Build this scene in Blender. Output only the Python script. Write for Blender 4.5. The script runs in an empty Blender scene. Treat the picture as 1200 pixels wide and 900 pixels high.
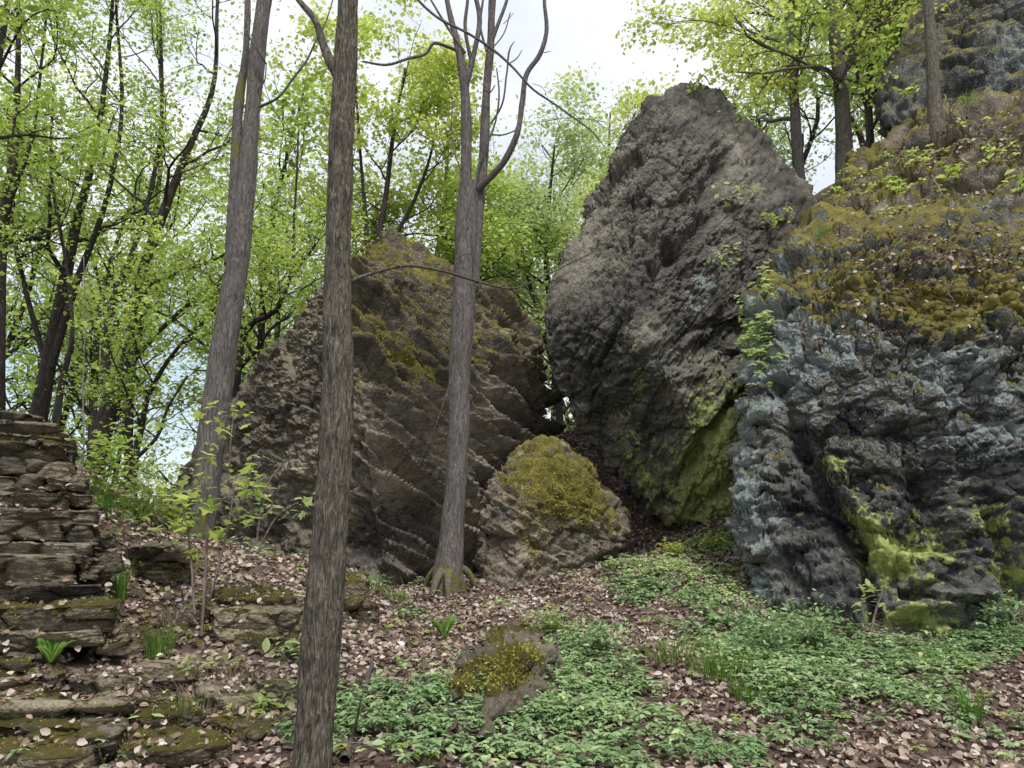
import bpy, bmesh, math, random
import numpy as np
from mathutils import Vector, Euler

# ------------------------------------------------------------------ camera, sky, sun, exposure
scene = bpy.context.scene
COL = scene.collection
PITCH = math.radians(12.0)
CAM_Z = 1.6
FPX = 900.0                       # focal length in pixels of the 1200 px wide photograph
cam_d = bpy.data.cameras.new('camera'); cam = bpy.data.objects.new('camera', cam_d); COL.objects.link(cam)
cam.location = (0, 0, CAM_Z); cam.rotation_euler = (math.pi/2 + PITCH, 0, 0)
cam_d.sensor_width = 36; cam_d.lens = 36*FPX/1200; cam_d.clip_start = .05; cam_d.clip_end = 3000
scene.camera = cam

SUN_EL, SUN_AZ = 60.0, 158.0      # degrees; azimuth clockwise from +Y
world = bpy.data.worlds.new('World'); scene.world = world; world.use_nodes = True
nt = world.node_tree; nt.nodes.clear()
def wn(t, **k):
    n = nt.nodes.new(t)
    for a, b in k.items(): setattr(n, a, b)
    return n
sky = wn('ShaderNodeTexSky', sky_type='NISHITA', sun_disc=False)
sky.sun_elevation = math.radians(SUN_EL); sky.sun_rotation = math.radians(SUN_AZ)
sky.air_density = 1.2; sky.dust_density = 1.5
tc = wn('ShaderNodeTexCoord'); mp = wn('ShaderNodeMapping'); mp.inputs['Scale'].default_value = (1, 1, 1.8)
mp.inputs['Location'].default_value = (.35, .2, .1)
cn = wn('ShaderNodeTexNoise'); cn.inputs['Scale'].default_value = 2.3; cn.inputs['Detail'].default_value = 7; cn.inputs['Roughness'].default_value = .55
cr = wn('ShaderNodeValToRGB'); cr.color_ramp.elements[0].position = .34; cr.color_ramp.elements[1].position = .52
cr.color_ramp.elements[0].color = (.30, .30, .30, 1); cr.color_ramp.elements[1].color = (1, 1, 1, 1)
cl = wn('ShaderNodeMix', data_type='RGBA')
c2 = wn('ShaderNodeTexNoise'); c2.inputs['Scale'].default_value = 3.1; c2.inputs['Detail'].default_value = 5
c2r = wn('ShaderNodeValToRGB'); c2r.color_ramp.elements[0].position = .36; c2r.color_ramp.elements[1].position = .6
c2r.color_ramp.elements[0].color = (.47, .50, .58, 1); c2r.color_ramp.elements[1].color = (.62, .635, .68, 1)
c2m = wn('ShaderNodeVectorMath', operation='SCALE'); c2m.inputs['Scale'].default_value = 10
nt.links.new(mp.outputs[0], c2.inputs['Vector']); nt.links.new(c2.outputs[0], c2r.inputs[0]); nt.links.new(c2r.outputs[0], c2m.inputs[0]); nt.links.new(c2m.outputs[0], cl.inputs[7])
bg = wn('ShaderNodeBackground'); bg.inputs['Strength'].default_value = .1
wo = wn('ShaderNodeOutputWorld')
nt.links.new(tc.outputs['Generated'], mp.inputs['Vector']); nt.links.new(mp.outputs[0], cn.inputs['Vector'])
# a break in the cloud low on the left
gap = wn('ShaderNodeVectorMath', operation='DOT_PRODUCT'); gd = Vector((-.42, 1, .12)).normalized(); gap.inputs[1].default_value = gd[:]
nt.links.new(tc.outputs['Generated'], gap.inputs[0])
gm_ = wn('ShaderNodeMapRange', interpolation_type='SMOOTHSTEP'); gm_.inputs[1].default_value = .93; gm_.inputs[2].default_value = 1.0; gm_.inputs[3].default_value = .06; gm_.inputs[4].default_value = -.22
nt.links.new(gap.outputs['Value'], gm_.inputs[0])
ga = wn('ShaderNodeMath', operation='ADD'); nt.links.new(cn.outputs[0], ga.inputs[0]); nt.links.new(gm_.outputs[0], ga.inputs[1])
nt.links.new(ga.outputs[0], cr.inputs[0]); nt.links.new(cr.outputs[0], cl.inputs[0])
nt.links.new(sky.outputs[0], cl.inputs[6]); nt.links.new(cl.outputs[2], bg.inputs['Color']); nt.links.new(bg.outputs[0], wo.inputs[0])

sun_d = bpy.data.lights.new('sun', 'SUN'); sun_d.energy = 2.0; sun_d.angle = math.radians(10); sun_d.color = (1, .96, .9)
sun = bpy.data.objects.new('sun', sun_d); COL.objects.link(sun)
_a, _e = math.radians(SUN_AZ), math.radians(SUN_EL)
_sd = Vector((math.sin(_a)*math.cos(_e), math.cos(_a)*math.cos(_e), math.sin(_e)))
sun.rotation_euler = _sd.to_track_quat('Z', 'Y').to_euler(); sun.location = _sd*50
scene.view_settings.view_transform = 'Standard'; scene.view_settings.look = 'None'
scene.view_settings.gamma = 1; scene.view_settings.exposure = .84
scene.cycles.use_denoising = True
scene.cycles.max_bounces = 6; scene.cycles.diffuse_bounces = 3; scene.cycles.glossy_bounces = 2
scene.cycles.transmission_bounces = 4; scene.cycles.transparent_max_bounces = 4

# ------------------------------------------------------------------ helpers
cp, sp_ = math.cos(PITCH), math.sin(PITCH)
def P(px, py, Y):
    u = (px-600)/FPX; v = (450-py)/FPX
    t = Y/(cp - v*sp_)
    return np.array((u*t, Y, CAM_Z + (sp_ + v*cp)*t))
def proj(V):
    x, y, z = V[..., 0], V[..., 1], V[..., 2]-CAM_Z
    d = np.maximum(y*cp + z*sp_, .05); h = -y*sp_ + z*cp
    return 600 + FPX*x/d, 450 - FPX*h/d
M64 = np.int64
def hashf(ix, iy, iz, s):
    h = (ix*374761393 + iy*668265263 + iz*1440662683 + s*974126177) & 0xffffffff
    h = ((h ^ (h >> 13))*1274126177) & 0xffffffff
    h = ((h ^ (h >> 16))*461845907) & 0xffffffff
    h = h ^ (h >> 15)
    return h/4294967296.0
def vnoise(p, s=0):
    i = np.floor(p).astype(M64); f = p-i; f = f*f*f*(f*(f*6-15)+10)
    r = 0
    for a in (0, 1):
        wx = f[:, 0] if a else 1-f[:, 0]
        for b in (0, 1):
            wy = f[:, 1] if b else 1-f[:, 1]
            for c in (0, 1):
                wz = f[:, 2] if c else 1-f[:, 2]
                r = r + wx*wy*wz*hashf(i[:, 0]+a, i[:, 1]+b, i[:, 2]+c, s)
    return r*2-1
def fbm(p, o=4, s=0, g=.5):
    r = 0; a = 1; t = 0
    for k in range(o):
        r = r + a*vnoise(p*(2.03**k)+k*7.3, s+k*17); t += a; a *= g
    return r/t*1.6
def cells(q, s=0):
    """nearest and second nearest feature point: F1, F2, cell hash triple, offset from the point"""
    i = np.floor(q).astype(M64)
    n = len(q); F1 = np.full(n, 9.); F2 = np.full(n, 9.); C = np.zeros((n, 3), M64); D = np.zeros((n, 3))
    for a in (-1, 0, 1):
        for b in (-1, 0, 1):
            for c in (-1, 0, 1):
                jx, jy, jz = i[:, 0]+a, i[:, 1]+b, i[:, 2]+c
                dx = q[:, 0]-jx-hashf(jx, jy, jz, s+1); dy = q[:, 1]-jy-hashf(jx, jy, jz, s+2); dz = q[:, 2]-jz-hashf(jx, jy, jz, s+3)
                d = dx*dx+dy*dy+dz*dz
                m = d < F1
                F2 = np.where(m, F1, np.minimum(F2, d)); F1 = np.where(m, d, F1)
                C[m, 0] = jx[m]; C[m, 1] = jy[m]; C[m, 2] = jz[m]
                D[m, 0] = dx[m]; D[m, 1] = dy[m]; D[m, 2] = dz[m]
    return np.sqrt(F1), np.sqrt(F2), C, D
def facet(p, scale, s=0, tilt=1.0, off=.5, crack=0.0, cw=.12):
    """chiselled, broken faces: every cell is its own tilted plane, with a groove between cells"""
    q = p/np.array(scale)
    F1, F2, C, D = cells(q, s)
    g = [hashf(C[:, 0], C[:, 1], C[:, 2], s+k)*2-1 for k in (11, 12, 13, 14)]
    r = off*g[3] + tilt*(g[0]*D[:, 0]+g[1]*D[:, 1]+g[2]*D[:, 2])
    if crack: r = r - crack*np.exp(-((F2-F1)/cw)**2)
    return r
def tone(p, scale, s=0):
    F1, F2, C, D = cells(p/np.array(scale), s)
    return hashf(C[:, 0], C[:, 1], C[:, 2], s+31)
def tints(V, R=None, big=.5, small=.16, s=0):
    q = V if R is None else V @ R.T
    return np.clip(.5*tone(q, (big, big, big*.4), s) + .35*tone(q, (small, small, small*.5), s+1) + .15 + .25*fbm(V*.7, 3, s+2), 0, 1)
def pseg(px, py, x0, y0, x1, y1, w):
    dx, dy = x1-x0, y1-y0; t = np.clip(((px-x0)*dx+(py-y0)*dy)/(dx*dx+dy*dy), 0, 1)
    return np.exp(-(((px-x0-t*dx)**2+(py-y0-t*dy)**2)/(w*w)))
def terrace(d, step, k=.75, e=.16):
    t = d/step; i = np.floor(t); f = t-i
    return (1-k)*d + k*step*(i + sstep(.5-e, .5+e, f))
def frame_rot(dip, strike=0):
    """rows are axes of the bedding frame: dip down to the right (about Y) by dip degrees, strike about Z"""
    a, b = math.radians(dip), math.radians(strike)
    Ry = np.array([[math.cos(a), 0, -math.sin(a)], [0, 1, 0], [math.sin(a), 0, math.cos(a)]])
    Rz = np.array([[math.cos(b), -math.sin(b), 0], [math.sin(b), math.cos(b), 0], [0, 0, 1]])
    return Ry @ Rz
def sstep(a, b, x):
    t = np.clip((x-a)/(b-a), 0, 1); return t*t*(3-2*t)
def blob(px, py, cx, cy, rx, ry, rot=0):
    a = math.radians(rot); dx, dy = px-cx, py-cy
    u = (dx*math.cos(a)+dy*math.sin(a))/rx; v = (-dx*math.sin(a)+dy*math.cos(a))/ry
    return np.exp(-(u*u+v*v)*.9)

def mk_mesh(name, V, faces, attrs=None, smooth=False):
    """faces: list of integer arrays (n,3) or (n,4)"""
    me = bpy.data.meshes.new(name)
    V = np.asarray(V, np.float32)
    faces = [np.asarray(f, np.int32) for f in faces if len(f)]
    me.vertices.add(len(V)); me.vertices.foreach_set('co', V.ravel())
    nl = sum(f.size for f in faces); nf = sum(len(f) for f in faces)
    me.loops.add(nl); me.polygons.add(nf)
    me.loops.foreach_set('vertex_index', np.concatenate([f.ravel() for f in faces]))
    tot = np.concatenate([np.full(len(f), f.shape[1], np.int32) for f in faces])
    st = np.concatenate([[0], np.cumsum(tot)[:-1]]).astype(np.int32)
    me.polygons.foreach_set('loop_start', st); me.polygons.foreach_set('loop_total', tot)
    if smooth: me.polygons.foreach_set('use_smooth', np.ones(nf, bool))
    me.update(calc_edges=True)
    for k, a in (attrs or {}).items():
        at = me.attributes.new(k, 'FLOAT', 'POINT'); at.data.foreach_set('value', np.asarray(a, np.float32))
    return me
def link(name, me, mat=None, parent=None, **props):
    o = bpy.data.objects.new(name, me); COL.objects.link(o)
    if me is not None and mat is not None and len(me.materials) == 0: me.materials.append(mat)
    if parent is not None: o.parent = parent
    for k, v in props.items():
        if v: o[k] = v
    return o
def empty(name, loc, label, cat, group=None):
    o = bpy.data.objects.new(name, None); COL.objects.link(o); o.location = tuple(float(c) for c in loc)
    o['label'] = label; o['category'] = cat
    if group: o['group'] = group
    return o
def ground_copy(src, label=None, **props):
    o = src.copy(); COL.objects.link(o)
    for c in list(src.children):
        d = c.copy(); COL.objects.link(d); d.parent = o
    if label: o['label'] = label
    return o

# ------------------------------------------------------------------ materials
class NT:
    def __init__(s, name):
        s.m = bpy.data.materials.new(name); s.m.use_nodes = True; s.t = s.m.node_tree; s.t.nodes.clear()
        s.out = s.t.nodes.new('ShaderNodeOutputMaterial')
    def n(s, t, ins=None, **k):
        n = s.t.nodes.new(t)
        for a, b in k.items(): setattr(n, a, b)
        for a, b in (ins or {}).items():
            if isinstance(b, bpy.types.NodeSocket): s.t.links.new(b, n.inputs[a])
            else: n.inputs[a].default_value = b
        return n
    def math(s, op, a, b=0.0, clamp=False):
        n = s.n('ShaderNodeMath', {0: a, 1: b}, operation=op); n.use_clamp = clamp; return n.outputs[0]
    def mix(s, f, a, b):
        c = lambda v: v if isinstance(v, bpy.types.NodeSocket) else (*v, 1)
        return s.n('ShaderNodeMix', {0: f, 6: c(a), 7: c(b)}, data_type='RGBA').outputs[2]
    def attr(s, name): return s.n('ShaderNodeAttribute', attribute_name=name).outputs['Fac']
    def coords(s, scale=(1, 1, 1), rot=(0, 0, 0)):
        t = s.n('ShaderNodeTexCoord').outputs['Object']
        return s.n('ShaderNodeMapping', {'Vector': t, 'Scale': scale, 'Rotation': rot}).outputs[0]
    def noise(s, v, scale, detail=4, rough=.6, dist=0):
        return s.n('ShaderNodeTexNoise', {'Vector': v, 'Scale': scale, 'Detail': detail, 'Roughness': rough, 'Distortion': dist}).outputs[0]
    def ramp(s, f, stops):
        n = s.n('ShaderNodeValToRGB', {0: f}); e = n.color_ramp.elements
        while len(e) < len(stops): e.new(.5)
        for i, (p, c) in enumerate(stops): e[i].position = p; e[i].color = (*c, 1)
        return n.outputs[0]
    def thr(s, attr, noise, edge=.5, gain=6):
        a = s.math('ADD', attr, s.math('MULTIPLY', s.math('SUBTRACT', noise, .5), 2.6))
        return s.math('MULTIPLY', s.math('SUBTRACT', a, edge), gain, True)

def rock_material(name, base, dark=(.026, .028, .030), lich=(.33, .385, .375), moss=((.10, .09, .022), (.42, .37, .09)), algae=((.13, .17, .04), (.44, .50, .15)), bump=.9, scale=1.0):
    s = NT(name); co = s.coords()
    n1 = s.noise(co, 1.3*scale, 5, .6); n2 = s.noise(co, 9*scale, 6, .65, .4); n3 = s.noise(co, 38*scale, 5, .7)
    f = s.math('ADD', s.math('MULTIPLY', n1, .55), s.math('MULTIPLY', n2, .45))
    col = s.ramp(f, [(.32, base[0]), (.5, base[1]), (.66, base[2])])
    col = s.mix(s.math('MULTIPLY', s.math('SUBTRACT', n3, .53), 3, True), col, tuple(min(1, c*1.55+.01) for c in base[2]))
    ti = s.n('ShaderNodeMapRange', {0: s.attr('tint'), 3: .5, 4: 1.75}).outputs[0]
    col = s.n('ShaderNodeVectorMath', {0: col, 1: s.n('ShaderNodeCombineXYZ', {0: ti, 1: ti, 2: s.math('POWER', ti, .85)}).outputs[0]}, operation='MULTIPLY').outputs[0]
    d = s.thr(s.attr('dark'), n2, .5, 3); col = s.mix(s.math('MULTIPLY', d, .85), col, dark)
    l = s.thr(s.attr('lichen'), s.math('ADD', s.math('MULTIPLY', n2, .5), s.math('MULTIPLY', n3, .5)), .5, 7)
    lc = s.mix(s.noise(co, 15, 3), tuple(c*.55 for c in lich), lich); col = s.mix(s.math('MULTIPLY', l, .8), col, lc)
    a = s.thr(s.attr('algae'), n2, .5, 4); ac = s.ramp(s.noise(co, 7, 5, .7), [(.3, algae[0]), (.65, algae[1])])
    col = s.mix(s.math('MULTIPLY', a, .9), col, ac)
    m = s.thr(s.attr('moss'), s.noise(co, 6, 5, .65), .5, 6)
    mc = s.ramp(s.math('ADD', s.math('MULTIPLY', s.noise(co, 5, 3), .5), s.math('MULTIPLY', s.noise(co, 60, 4, .8), .5)), [(.35, moss[0]), (.5, tuple((x+y)/2 for x, y in zip(*moss))), (.62, moss[1])])
    col = s.mix(m, col, mc)
    h = s.math('ADD', s.math('MULTIPLY', n2, .5), s.math('MULTIPLY', n3, .35))
    v = s.n('ShaderNodeTexVoronoi', {'Vector': co, 'Scale': 22.0*scale}, feature='F1').outputs['Distance']
    h = s.math('ADD', h, s.math('MULTIPLY', v, .25))
    h = s.math('ADD', h, s.math('MULTIPLY', s.math('MULTIPLY', m, s.noise(co, 130, 3, .8)), .8))
    b = s.n('ShaderNodeBump', {'Height': h, 'Strength': bump, 'Distance': .07})
    r = s.n('ShaderNodeBsdfPrincipled', {'Base Color': col, 'Roughness': .82, 'Normal': b.outputs[0]}); r.inputs['Specular IOR Level'].default_value = .35
    s.t.links.new(r.outputs[0], s.out.inputs[0]); return s.m

def leaf_material(name, stops, trans=.45, rough=.5, spec=.3):
    s = NT(name); rnd = s.attr('rnd')
    col = s.ramp(rnd, stops)
    r = s.n('ShaderNodeBsdfPrincipled', {'Base Color': col, 'Roughness': rough}); r.inputs['Specular IOR Level'].default_value = spec
    t = s.n('ShaderNodeBsdfTranslucent', {'Color': s.n('ShaderNodeHueSaturation', {'Color': col, 'Saturation': 1.0, 'Value': 1.2}).outputs[0]})
    m = s.n('ShaderNodeMixShader', {0: trans, 1: r.outputs[0], 2: t.outputs[0]})
    s.t.links.new(m.outputs[0], s.out.inputs[0]); return s.m

def bark_material(name, c0, c1, c2, sc=1.0, moss=.0):
    s = NT(name); co = s.coords((1, 1, .16)); co1 = s.coords()
    n1 = s.noise(co, 34*sc, 4, .55, 1.2); n2 = s.noise(co1, 3, 4); n3 = s.noise(co, 90*sc, 3, .6)
    f = s.math('ADD', s.math('MULTIPLY', n1, .6), s.math('MULTIPLY', n3, .4))
    col = s.ramp(f, [(.36, c0), (.5, c1), (.64, c2)])
    col = s.mix(s.math('MULTIPLY', s.math('SUBTRACT', n2, .5), 4, True), col, tuple(c*.72 for c in c1))
    m = s.thr(s.attr('moss'), s.noise(co1, 14, 4), .5, 5)
    col = s.mix(m, col, s.mix(s.noise(co1, 40, 3), (.09, .085, .02), (.2, .19, .05)))
    b = s.n('ShaderNodeBump', {'Height': f, 'Strength': 1.0, 'Distance': .03})
    r = s.n('ShaderNodeBsdfPrincipled', {'Base Color': col, 'Roughness': .88, 'Normal': b.outputs[0]}); r.inputs['Specular IOR Level'].default_value = .2
    s.t.links.new(r.outputs[0], s.out.inputs[0]); return s.m

M_ROCK_L = rock_material('weathered_brown_rock', [(.048, .040, .031), (.125, .107, .084), (.26, .23, .19)])
M_ROCK_B = rock_material('dark_basalt_rock', [(.028, .026, .022), (.08, .074, .063), (.18, .166, .142)], algae=((.10, .13, .035), (.44, .49, .17)))
M_ROCK_R = rock_material('lichened_cliff_rock', [(.032, .033, .031), (.08, .082, .077), (.18, .182, .17)])
M_ROCK_U = rock_material('upper_cliff_rock', [(.055, .046, .035), (.115, .098, .077), (.22, .188, .145)])
M_SLAB = rock_material('bedded_sandstone', [(.06, .052, .036), (.14, .12, .085), (.28, .245, .185)], algae=((.07, .075, .03), (.16, .16, .07)), moss=((.05, .045, .01), (.2, .17, .03)), scale=1.6)
M_BARK_F = bark_material('furrowed_brown_bark', (.026, .023, .017), (.115, .102, .080), (.25, .228, .185), 1.7)
M_BARK_G = bark_material('grey_bark', (.045, .040, .036), (.13, .117, .108), (.235, .215, .20), 1.4)
M_BARK_D = bark_material('dark_bark', (.018, .015, .014), (.045, .038, .034), (.10, .088, .08))
M_TWIG = bark_material('dry_twig_bark', (.10, .08, .065), (.2, .17, .14), (.33, .29, .25))
M_LEAF = leaf_material('fresh_maple_leaf', [(0, (.17, .25, .05)), (.45, (.36, .48, .10)), (.8, (.53, .63, .16)), (1, (.66, .72, .24))], .55)
M_LEAFY = leaf_material('yellow_green_leaf', [(0, (.28, .36, .07)), (.5, (.50, .58, .13)), (1, (.68, .72, .22))], .5)
M_LEAFP = leaf_material('pale_leaf_and_haze', [(0, (.24, .33, .12)), (.5, (.42, .51, .2)), (1, (.58, .63, .32))], .5)  # pale greens; on the far trees the paleness is haze put into the colour
M_HERB = leaf_material('blue_green_herb_leaf', [(0, (.08, .14, .05)), (.45, (.20, .31, .13)), (.8, (.33, .45, .22)), (1, (.48, .57, .26))], .3, .45, .35)
M_GRASS = leaf_material('grass_blade', [(0, (.06, .14, .02)), (.6, (.14, .28, .04)), (1, (.28, .36, .08))], .35)
M_DRY = leaf_material('dry_fallen_leaf', [(0, (.065, .042, .032)), (.25, (.18, .12, .09)), (.5, (.33, .245, .19)), (.75, (.46, .385, .32)), (1, (.64, .585, .53))], .12, .6, .3)
def ground_material():
    s = NT('forest_soil'); co = s.coords()
    n1 = s.noise(co, 1.4, 4); n2 = s.noise(co, 22, 6, .7); n3 = s.noise(co, 90, 4, .7)
    col = s.ramp(s.math('ADD', s.math('MULTIPLY', n2, .6), s.math('MULTIPLY', n3, .4)), [(.35, (.05, .034, .026)), (.5, (.14, .10, .08)), (.65, (.28, .21, .175))])
    m = s.thr(s.attr('moss'), s.noise(co, 8, 5, .65), .5, 5)
    col = s.mix(m, col, s.ramp(s.noise(co, 45, 4, .8), [(.35, (.05, .055, .012)), (.65, (.2, .2, .04))]))
    far = s.attr('far'); col = s.mix(far, col, s.ramp(n2, [(.35, (.05, .09, .02)), (.65, (.12, .17, .04))]))
    b = s.n('ShaderNodeBump', {'Height': s.math('ADD', n2, s.math('MULTIPLY', n3, .5)), 'Strength': 1.0, 'Distance': .04})
    r = s.n('ShaderNodeBsdfPrincipled', {'Base Color': col, 'Roughness': .9, 'Normal': b.outputs[0]}); r.inputs['Specular IOR Level'].default_value = .2
    s.t.links.new(r.outputs[0], s.out.inputs[0]); return s.m
M_GROUND = ground_material()

# ------------------------------------------------------------------ terrain
CTRL = [P(*c) for c in [
    (400, 900, 4.4), (600, 900, 4.4), (800, 900, 4.5), (1000, 900, 4.6), (1200, 900, 4.8), (1400, 900, 5.0),
    (600, 850, 5.3), (600, 780, 6.8), (600, 725, 8.4), (500, 700, 9.2), (560, 682, 10), (640, 690, 9.7), (700, 662, 11), (745, 632, 12.6), (800, 630, 12.2), (720, 565, 14), (690, 512, 15.3), (650, 512, 15.6),
    (720, 760, 7.2), (800, 700, 9), (860, 680, 9.8), (900, 715, 8.9), (960, 735, 8.5), (1060, 748, 8.1), (1200, 722, 8.1), (1350, 715, 8.0),
    (830, 790, 6.4), (1000, 810, 6.0), (1150, 800, 6.2), (900, 760, 7.2),
    (330, 905, 4.5), (340, 840, 5.2), (260, 800, 5.6), (300, 735, 6.5), (400, 800, 5.9), (440, 730, 7.7), (450, 690, 9.0),
    (410, 672, 9.0), (350, 655, 8.7), (260, 640, 8.2), (180, 625, 7.9), (140, 605, 7.6), (90, 575, 7.6),
    (200, 690, 7.0), (160, 760, 6.1), (130, 900, 4.5), (0, 905, 4.4), (0, 820, 5.3), (60, 760, 5.9), (0, 700, 6.3), (60, 640, 6.8), (20, 540, 7.3),
    (100, 552, 10.5), (40, 515, 12.5), (110, 560, 13), (200, 618, 9.6), (250, 680, 11.5), (200, 690, 14), (400, 720, 10.5), (450, 690, 11), (600, 690, 12.5)]]
CTRL += [np.array(c, float) for c in [
    (-3, 0, .1), (0, 0, 0), (3, 0, .05), (0, -6, -.6), (-6, 0, 1.0), (7, 0, .3), (-8, -8, .4), (8, -8, -.4), (-5.5, 5, 1.9), (-7, 8, 3.1), (-9, 13, 3.6), (-14, 18, 3.2), (-12, 30, .5), (-6, 20, 1.2), (-2.5, 18, .5), (-4, 26, -1),
    (-25, 25, 3), (-20, 60, -6), (1.5, 18, 3.4), (.5, 24, 2.6), (0, 40, 0), (3.9, 17.5, 7.2), (6, 16, 8.7), (10, 15, 11), (14, 26, 13), (4.5, 24, 6.5), (9, 40, 9), (25, 40, 16), (9, 9, 4), (12, 8, 6), (12, 0, 3),
    (4.3, 10.5, 2.2), (6.5, 10.5, 3.5)]]
CTRL = np.array(CTRL)
def _rbf():
    n = len(CTRL); X = CTRL[:, :2]; K = np.sqrt(((X[:, None]-X[None])**2).sum(-1)+.15)
    A = np.zeros((n+3, n+3)); A[:n, :n] = K - .02*np.eye(n); A[:n, n] = 1; A[:n, n+1:] = X; A[n, :n] = 1; A[n+1:, :n] = X.T
    b = np.zeros(n+3); b[:n] = CTRL[:, 2]; return np.linalg.solve(A, b)
_W = _rbf()
def H0(x, y):
    x = np.atleast_1d(np.asarray(x, float)); y = np.atleast_1d(np.asarray(y, float))
    cx, cy = np.clip(x, -26, 26), np.clip(y, -9, 62)
    out = np.zeros(len(x)); n = len(CTRL)
    for i in range(0, len(x), 20000):
        X = np.stack([cx[i:i+20000], cy[i:i+20000]], 1)
        K = np.sqrt(((X[:, None]-CTRL[None, :, :2])**2).sum(-1)+.15)
        out[i:i+20000] = K @ _W[:n] + _W[n] + X @ _W[n+1:]
    d = np.hypot(x-cx, y-cy); k = np.exp(-d/60)
    return out*k + (1-k)*(-8)
def H(x, y):
    x = np.atleast_1d(np.asarray(x, float)); y = np.atleast_1d(np.asarray(y, float))
    p = np.stack([x, y, np.zeros(len(x))], 1)
    return H0(x, y) + .07*fbm(p*1.1, 3, 5) + .03*fbm(p*5, 3, 9)
def axis(fine0, fine1, step, far):
    a = list(np.arange(fine0, fine1+1e-6, step)); s = step; v = fine1
    while v < far[1]: s *= 1.14; v += s; a.append(v)
    s = step; v = fine0; b = []
    while v > far[0]: s *= 1.14; v -= s; b.append(v)
    return np.array(b[::-1]+a)
gx = axis(-6, 7, .06, (-900, 900)); gy = axis(3.5, 14.5, .06, (-60, 1800))
XX, YY = np.meshgrid(gx, gy); nx, ny = len(gx), len(gy)
TV = np.stack([XX.ravel(), YY.ravel(), H(XX.ravel(), YY.ravel())], 1)
idx = np.arange(nx*ny).reshape(ny, nx)
TF = np.stack([idx[:-1, :-1].ravel(), idx[:-1, 1:].ravel(), idx[1:, 1:].ravel(), idx[1:, :-1].ravel()], 1)
tpx, tpy = proj(TV)
g_moss = .9*blob(tpx, tpy, 100, 830, 130, 50) + .55*blob(tpx, tpy, 420, 680, 60, 18) + .6*blob(tpx, tpy, 525, 680, 45, 14) + .5*blob(tpx, tpy, 240, 740, 90, 20) + .5*blob(tpx, tpy, 200, 700, 120, 40) + .3*blob(tpx, tpy, 300, 650, 120, 20)
g_far = sstep(14, 26, np.hypot(TV[:, 0]*.8, TV[:, 1]))
ground = link('ground', mk_mesh('ground', TV, [TF], {'moss': g_moss, 'far': g_far}, True), M_GROUND, kind='structure')
def pix_ground(px, py):
    """where the line of sight through a pixel first meets the ground"""
    Ys = np.linspace(3, 30, 400); pts = np.array([P(px, py, Y) for Y in Ys]); h = H(pts[:, 0], pts[:, 1])
    k = np.argmax(pts[:, 2] < h)
    if not (pts[:, 2] < h).any(): k = -1
    return np.array((pts[k, 0], pts[k, 1], h[k]))

# ------------------------------------------------------------------ rocks
_ico = {}
def ico(level):
    if level not in _ico:
        bm = bmesh.new(); bmesh.ops.create_icosphere(bm, subdivisions=level, radius=1)
        V = np.array([v.co[:] for v in bm.verts]); F = np.array([[v.index for v in f.verts] for f in bm.faces]); bm.free()
        _ico[level] = (V, F)
    return _ico[level]
def hull_planes(pts):
    bm = bmesh.new()
    for p in pts: bm.verts.new(tuple(float(c) for c in p))
    bmesh.ops.convex_hull(bm, input=bm.verts); bm.normal_update()
    c = np.mean(pts, 0); N = []; O = []
    for f in bm.faces:
        n = np.array(f.normal[:]); o = n @ np.array(f.verts[0].co[:])
        if f.calc_area() < 1e-4: continue
        if n @ c > o: n, o = -n, -o
        N.append(n); O.append(o)
    bm.free(); return np.array(N), np.array(O)
def hull_rock(pts, level, k=16, warp=.55, toward=(0, -1, 0), centre=None):
    pts = np.array(pts); N, O = hull_planes(pts)
    c = pts.mean(0) if centre is None else np.array(centre)
    o = O - N @ c; ok = o > .02; N, o = N[ok], o[ok]; k = max(k*2.6, 48)
    D, F = ico(level); ext = pts.max(0)-pts.min(0)
    d = D + warp*np.array(toward); d = d*(ext/ext.max()); d /= np.linalg.norm(d, axis=1)[:, None]
    V = np.zeros_like(d); NN = np.zeros_like(d)
    for i in range(0, len(d), 20000):
        s = slice(i, i+20000); q = np.maximum(d[s] @ (N/o[:, None]).T, 0); m = q.max(1)[:, None]
        w = (q/m)**k; r = 1.0/(m[:, 0]*w.sum(1)**(1/k)); V[s] = c + d[s]*r[:, None]
        g = ((q/m)**(k-1)) @ (N/o[:, None]); NN[s] = g/np.linalg.norm(g, axis=1)[:, None]
    return V, NN, F
def vert_normals(V, F):
    a = np.cross(V[F[:, 1]]-V[F[:, 0]], V[F[:, 2]]-V[F[:, 0]]); N = np.zeros_like(V)
    for k in range(3): np.add.at(N, F[:, k], a)
    return N/np.maximum(np.linalg.norm(N, axis=1), 1e-9)[:, None]
def cushions(V, N, moss, s=0, size=.13, h=.05):
    """moss grows as thick rounded cushions that stand off the rock"""
    m = sstep(.4, .8, moss + .5*fbm(V*6, 3, s))*sstep(.3, .6, moss); F1 = cells(V/np.array((size, size, size*.7)), s+1)[0]
    D = N*.6 + np.array((0, 0, .6)); return V + D*(h*m*(1.05-np.minimum(F1, 1)**2))[:, None]
def PP(lst): return [P(*t) for t in lst]
def strata(V, dip, strike, T, s, warp=.35, sharp=.75):
    """saw-tooth beds: each bed stands out at its top edge and is undercut below it"""
    R = frame_rot(dip, strike); q = V @ R.T
    t = q[:, 2]/T + warp*fbm(V*1.1, 3, s); i = np.floor(t).astype(M64); f = t-i
    lat = np.floor(q[:, 0]/1.1 + .6*fbm(V*1.5, 2, s+3)).astype(M64)
    a = hashf(i, lat*0, lat*0, s+1)*.5 + hashf(i, lat, lat*0, s+2)*.5
    a = .3+.7*a
    return a*(np.power(f, 2.0) - sstep(sharp, 1, f)*1.0)

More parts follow.
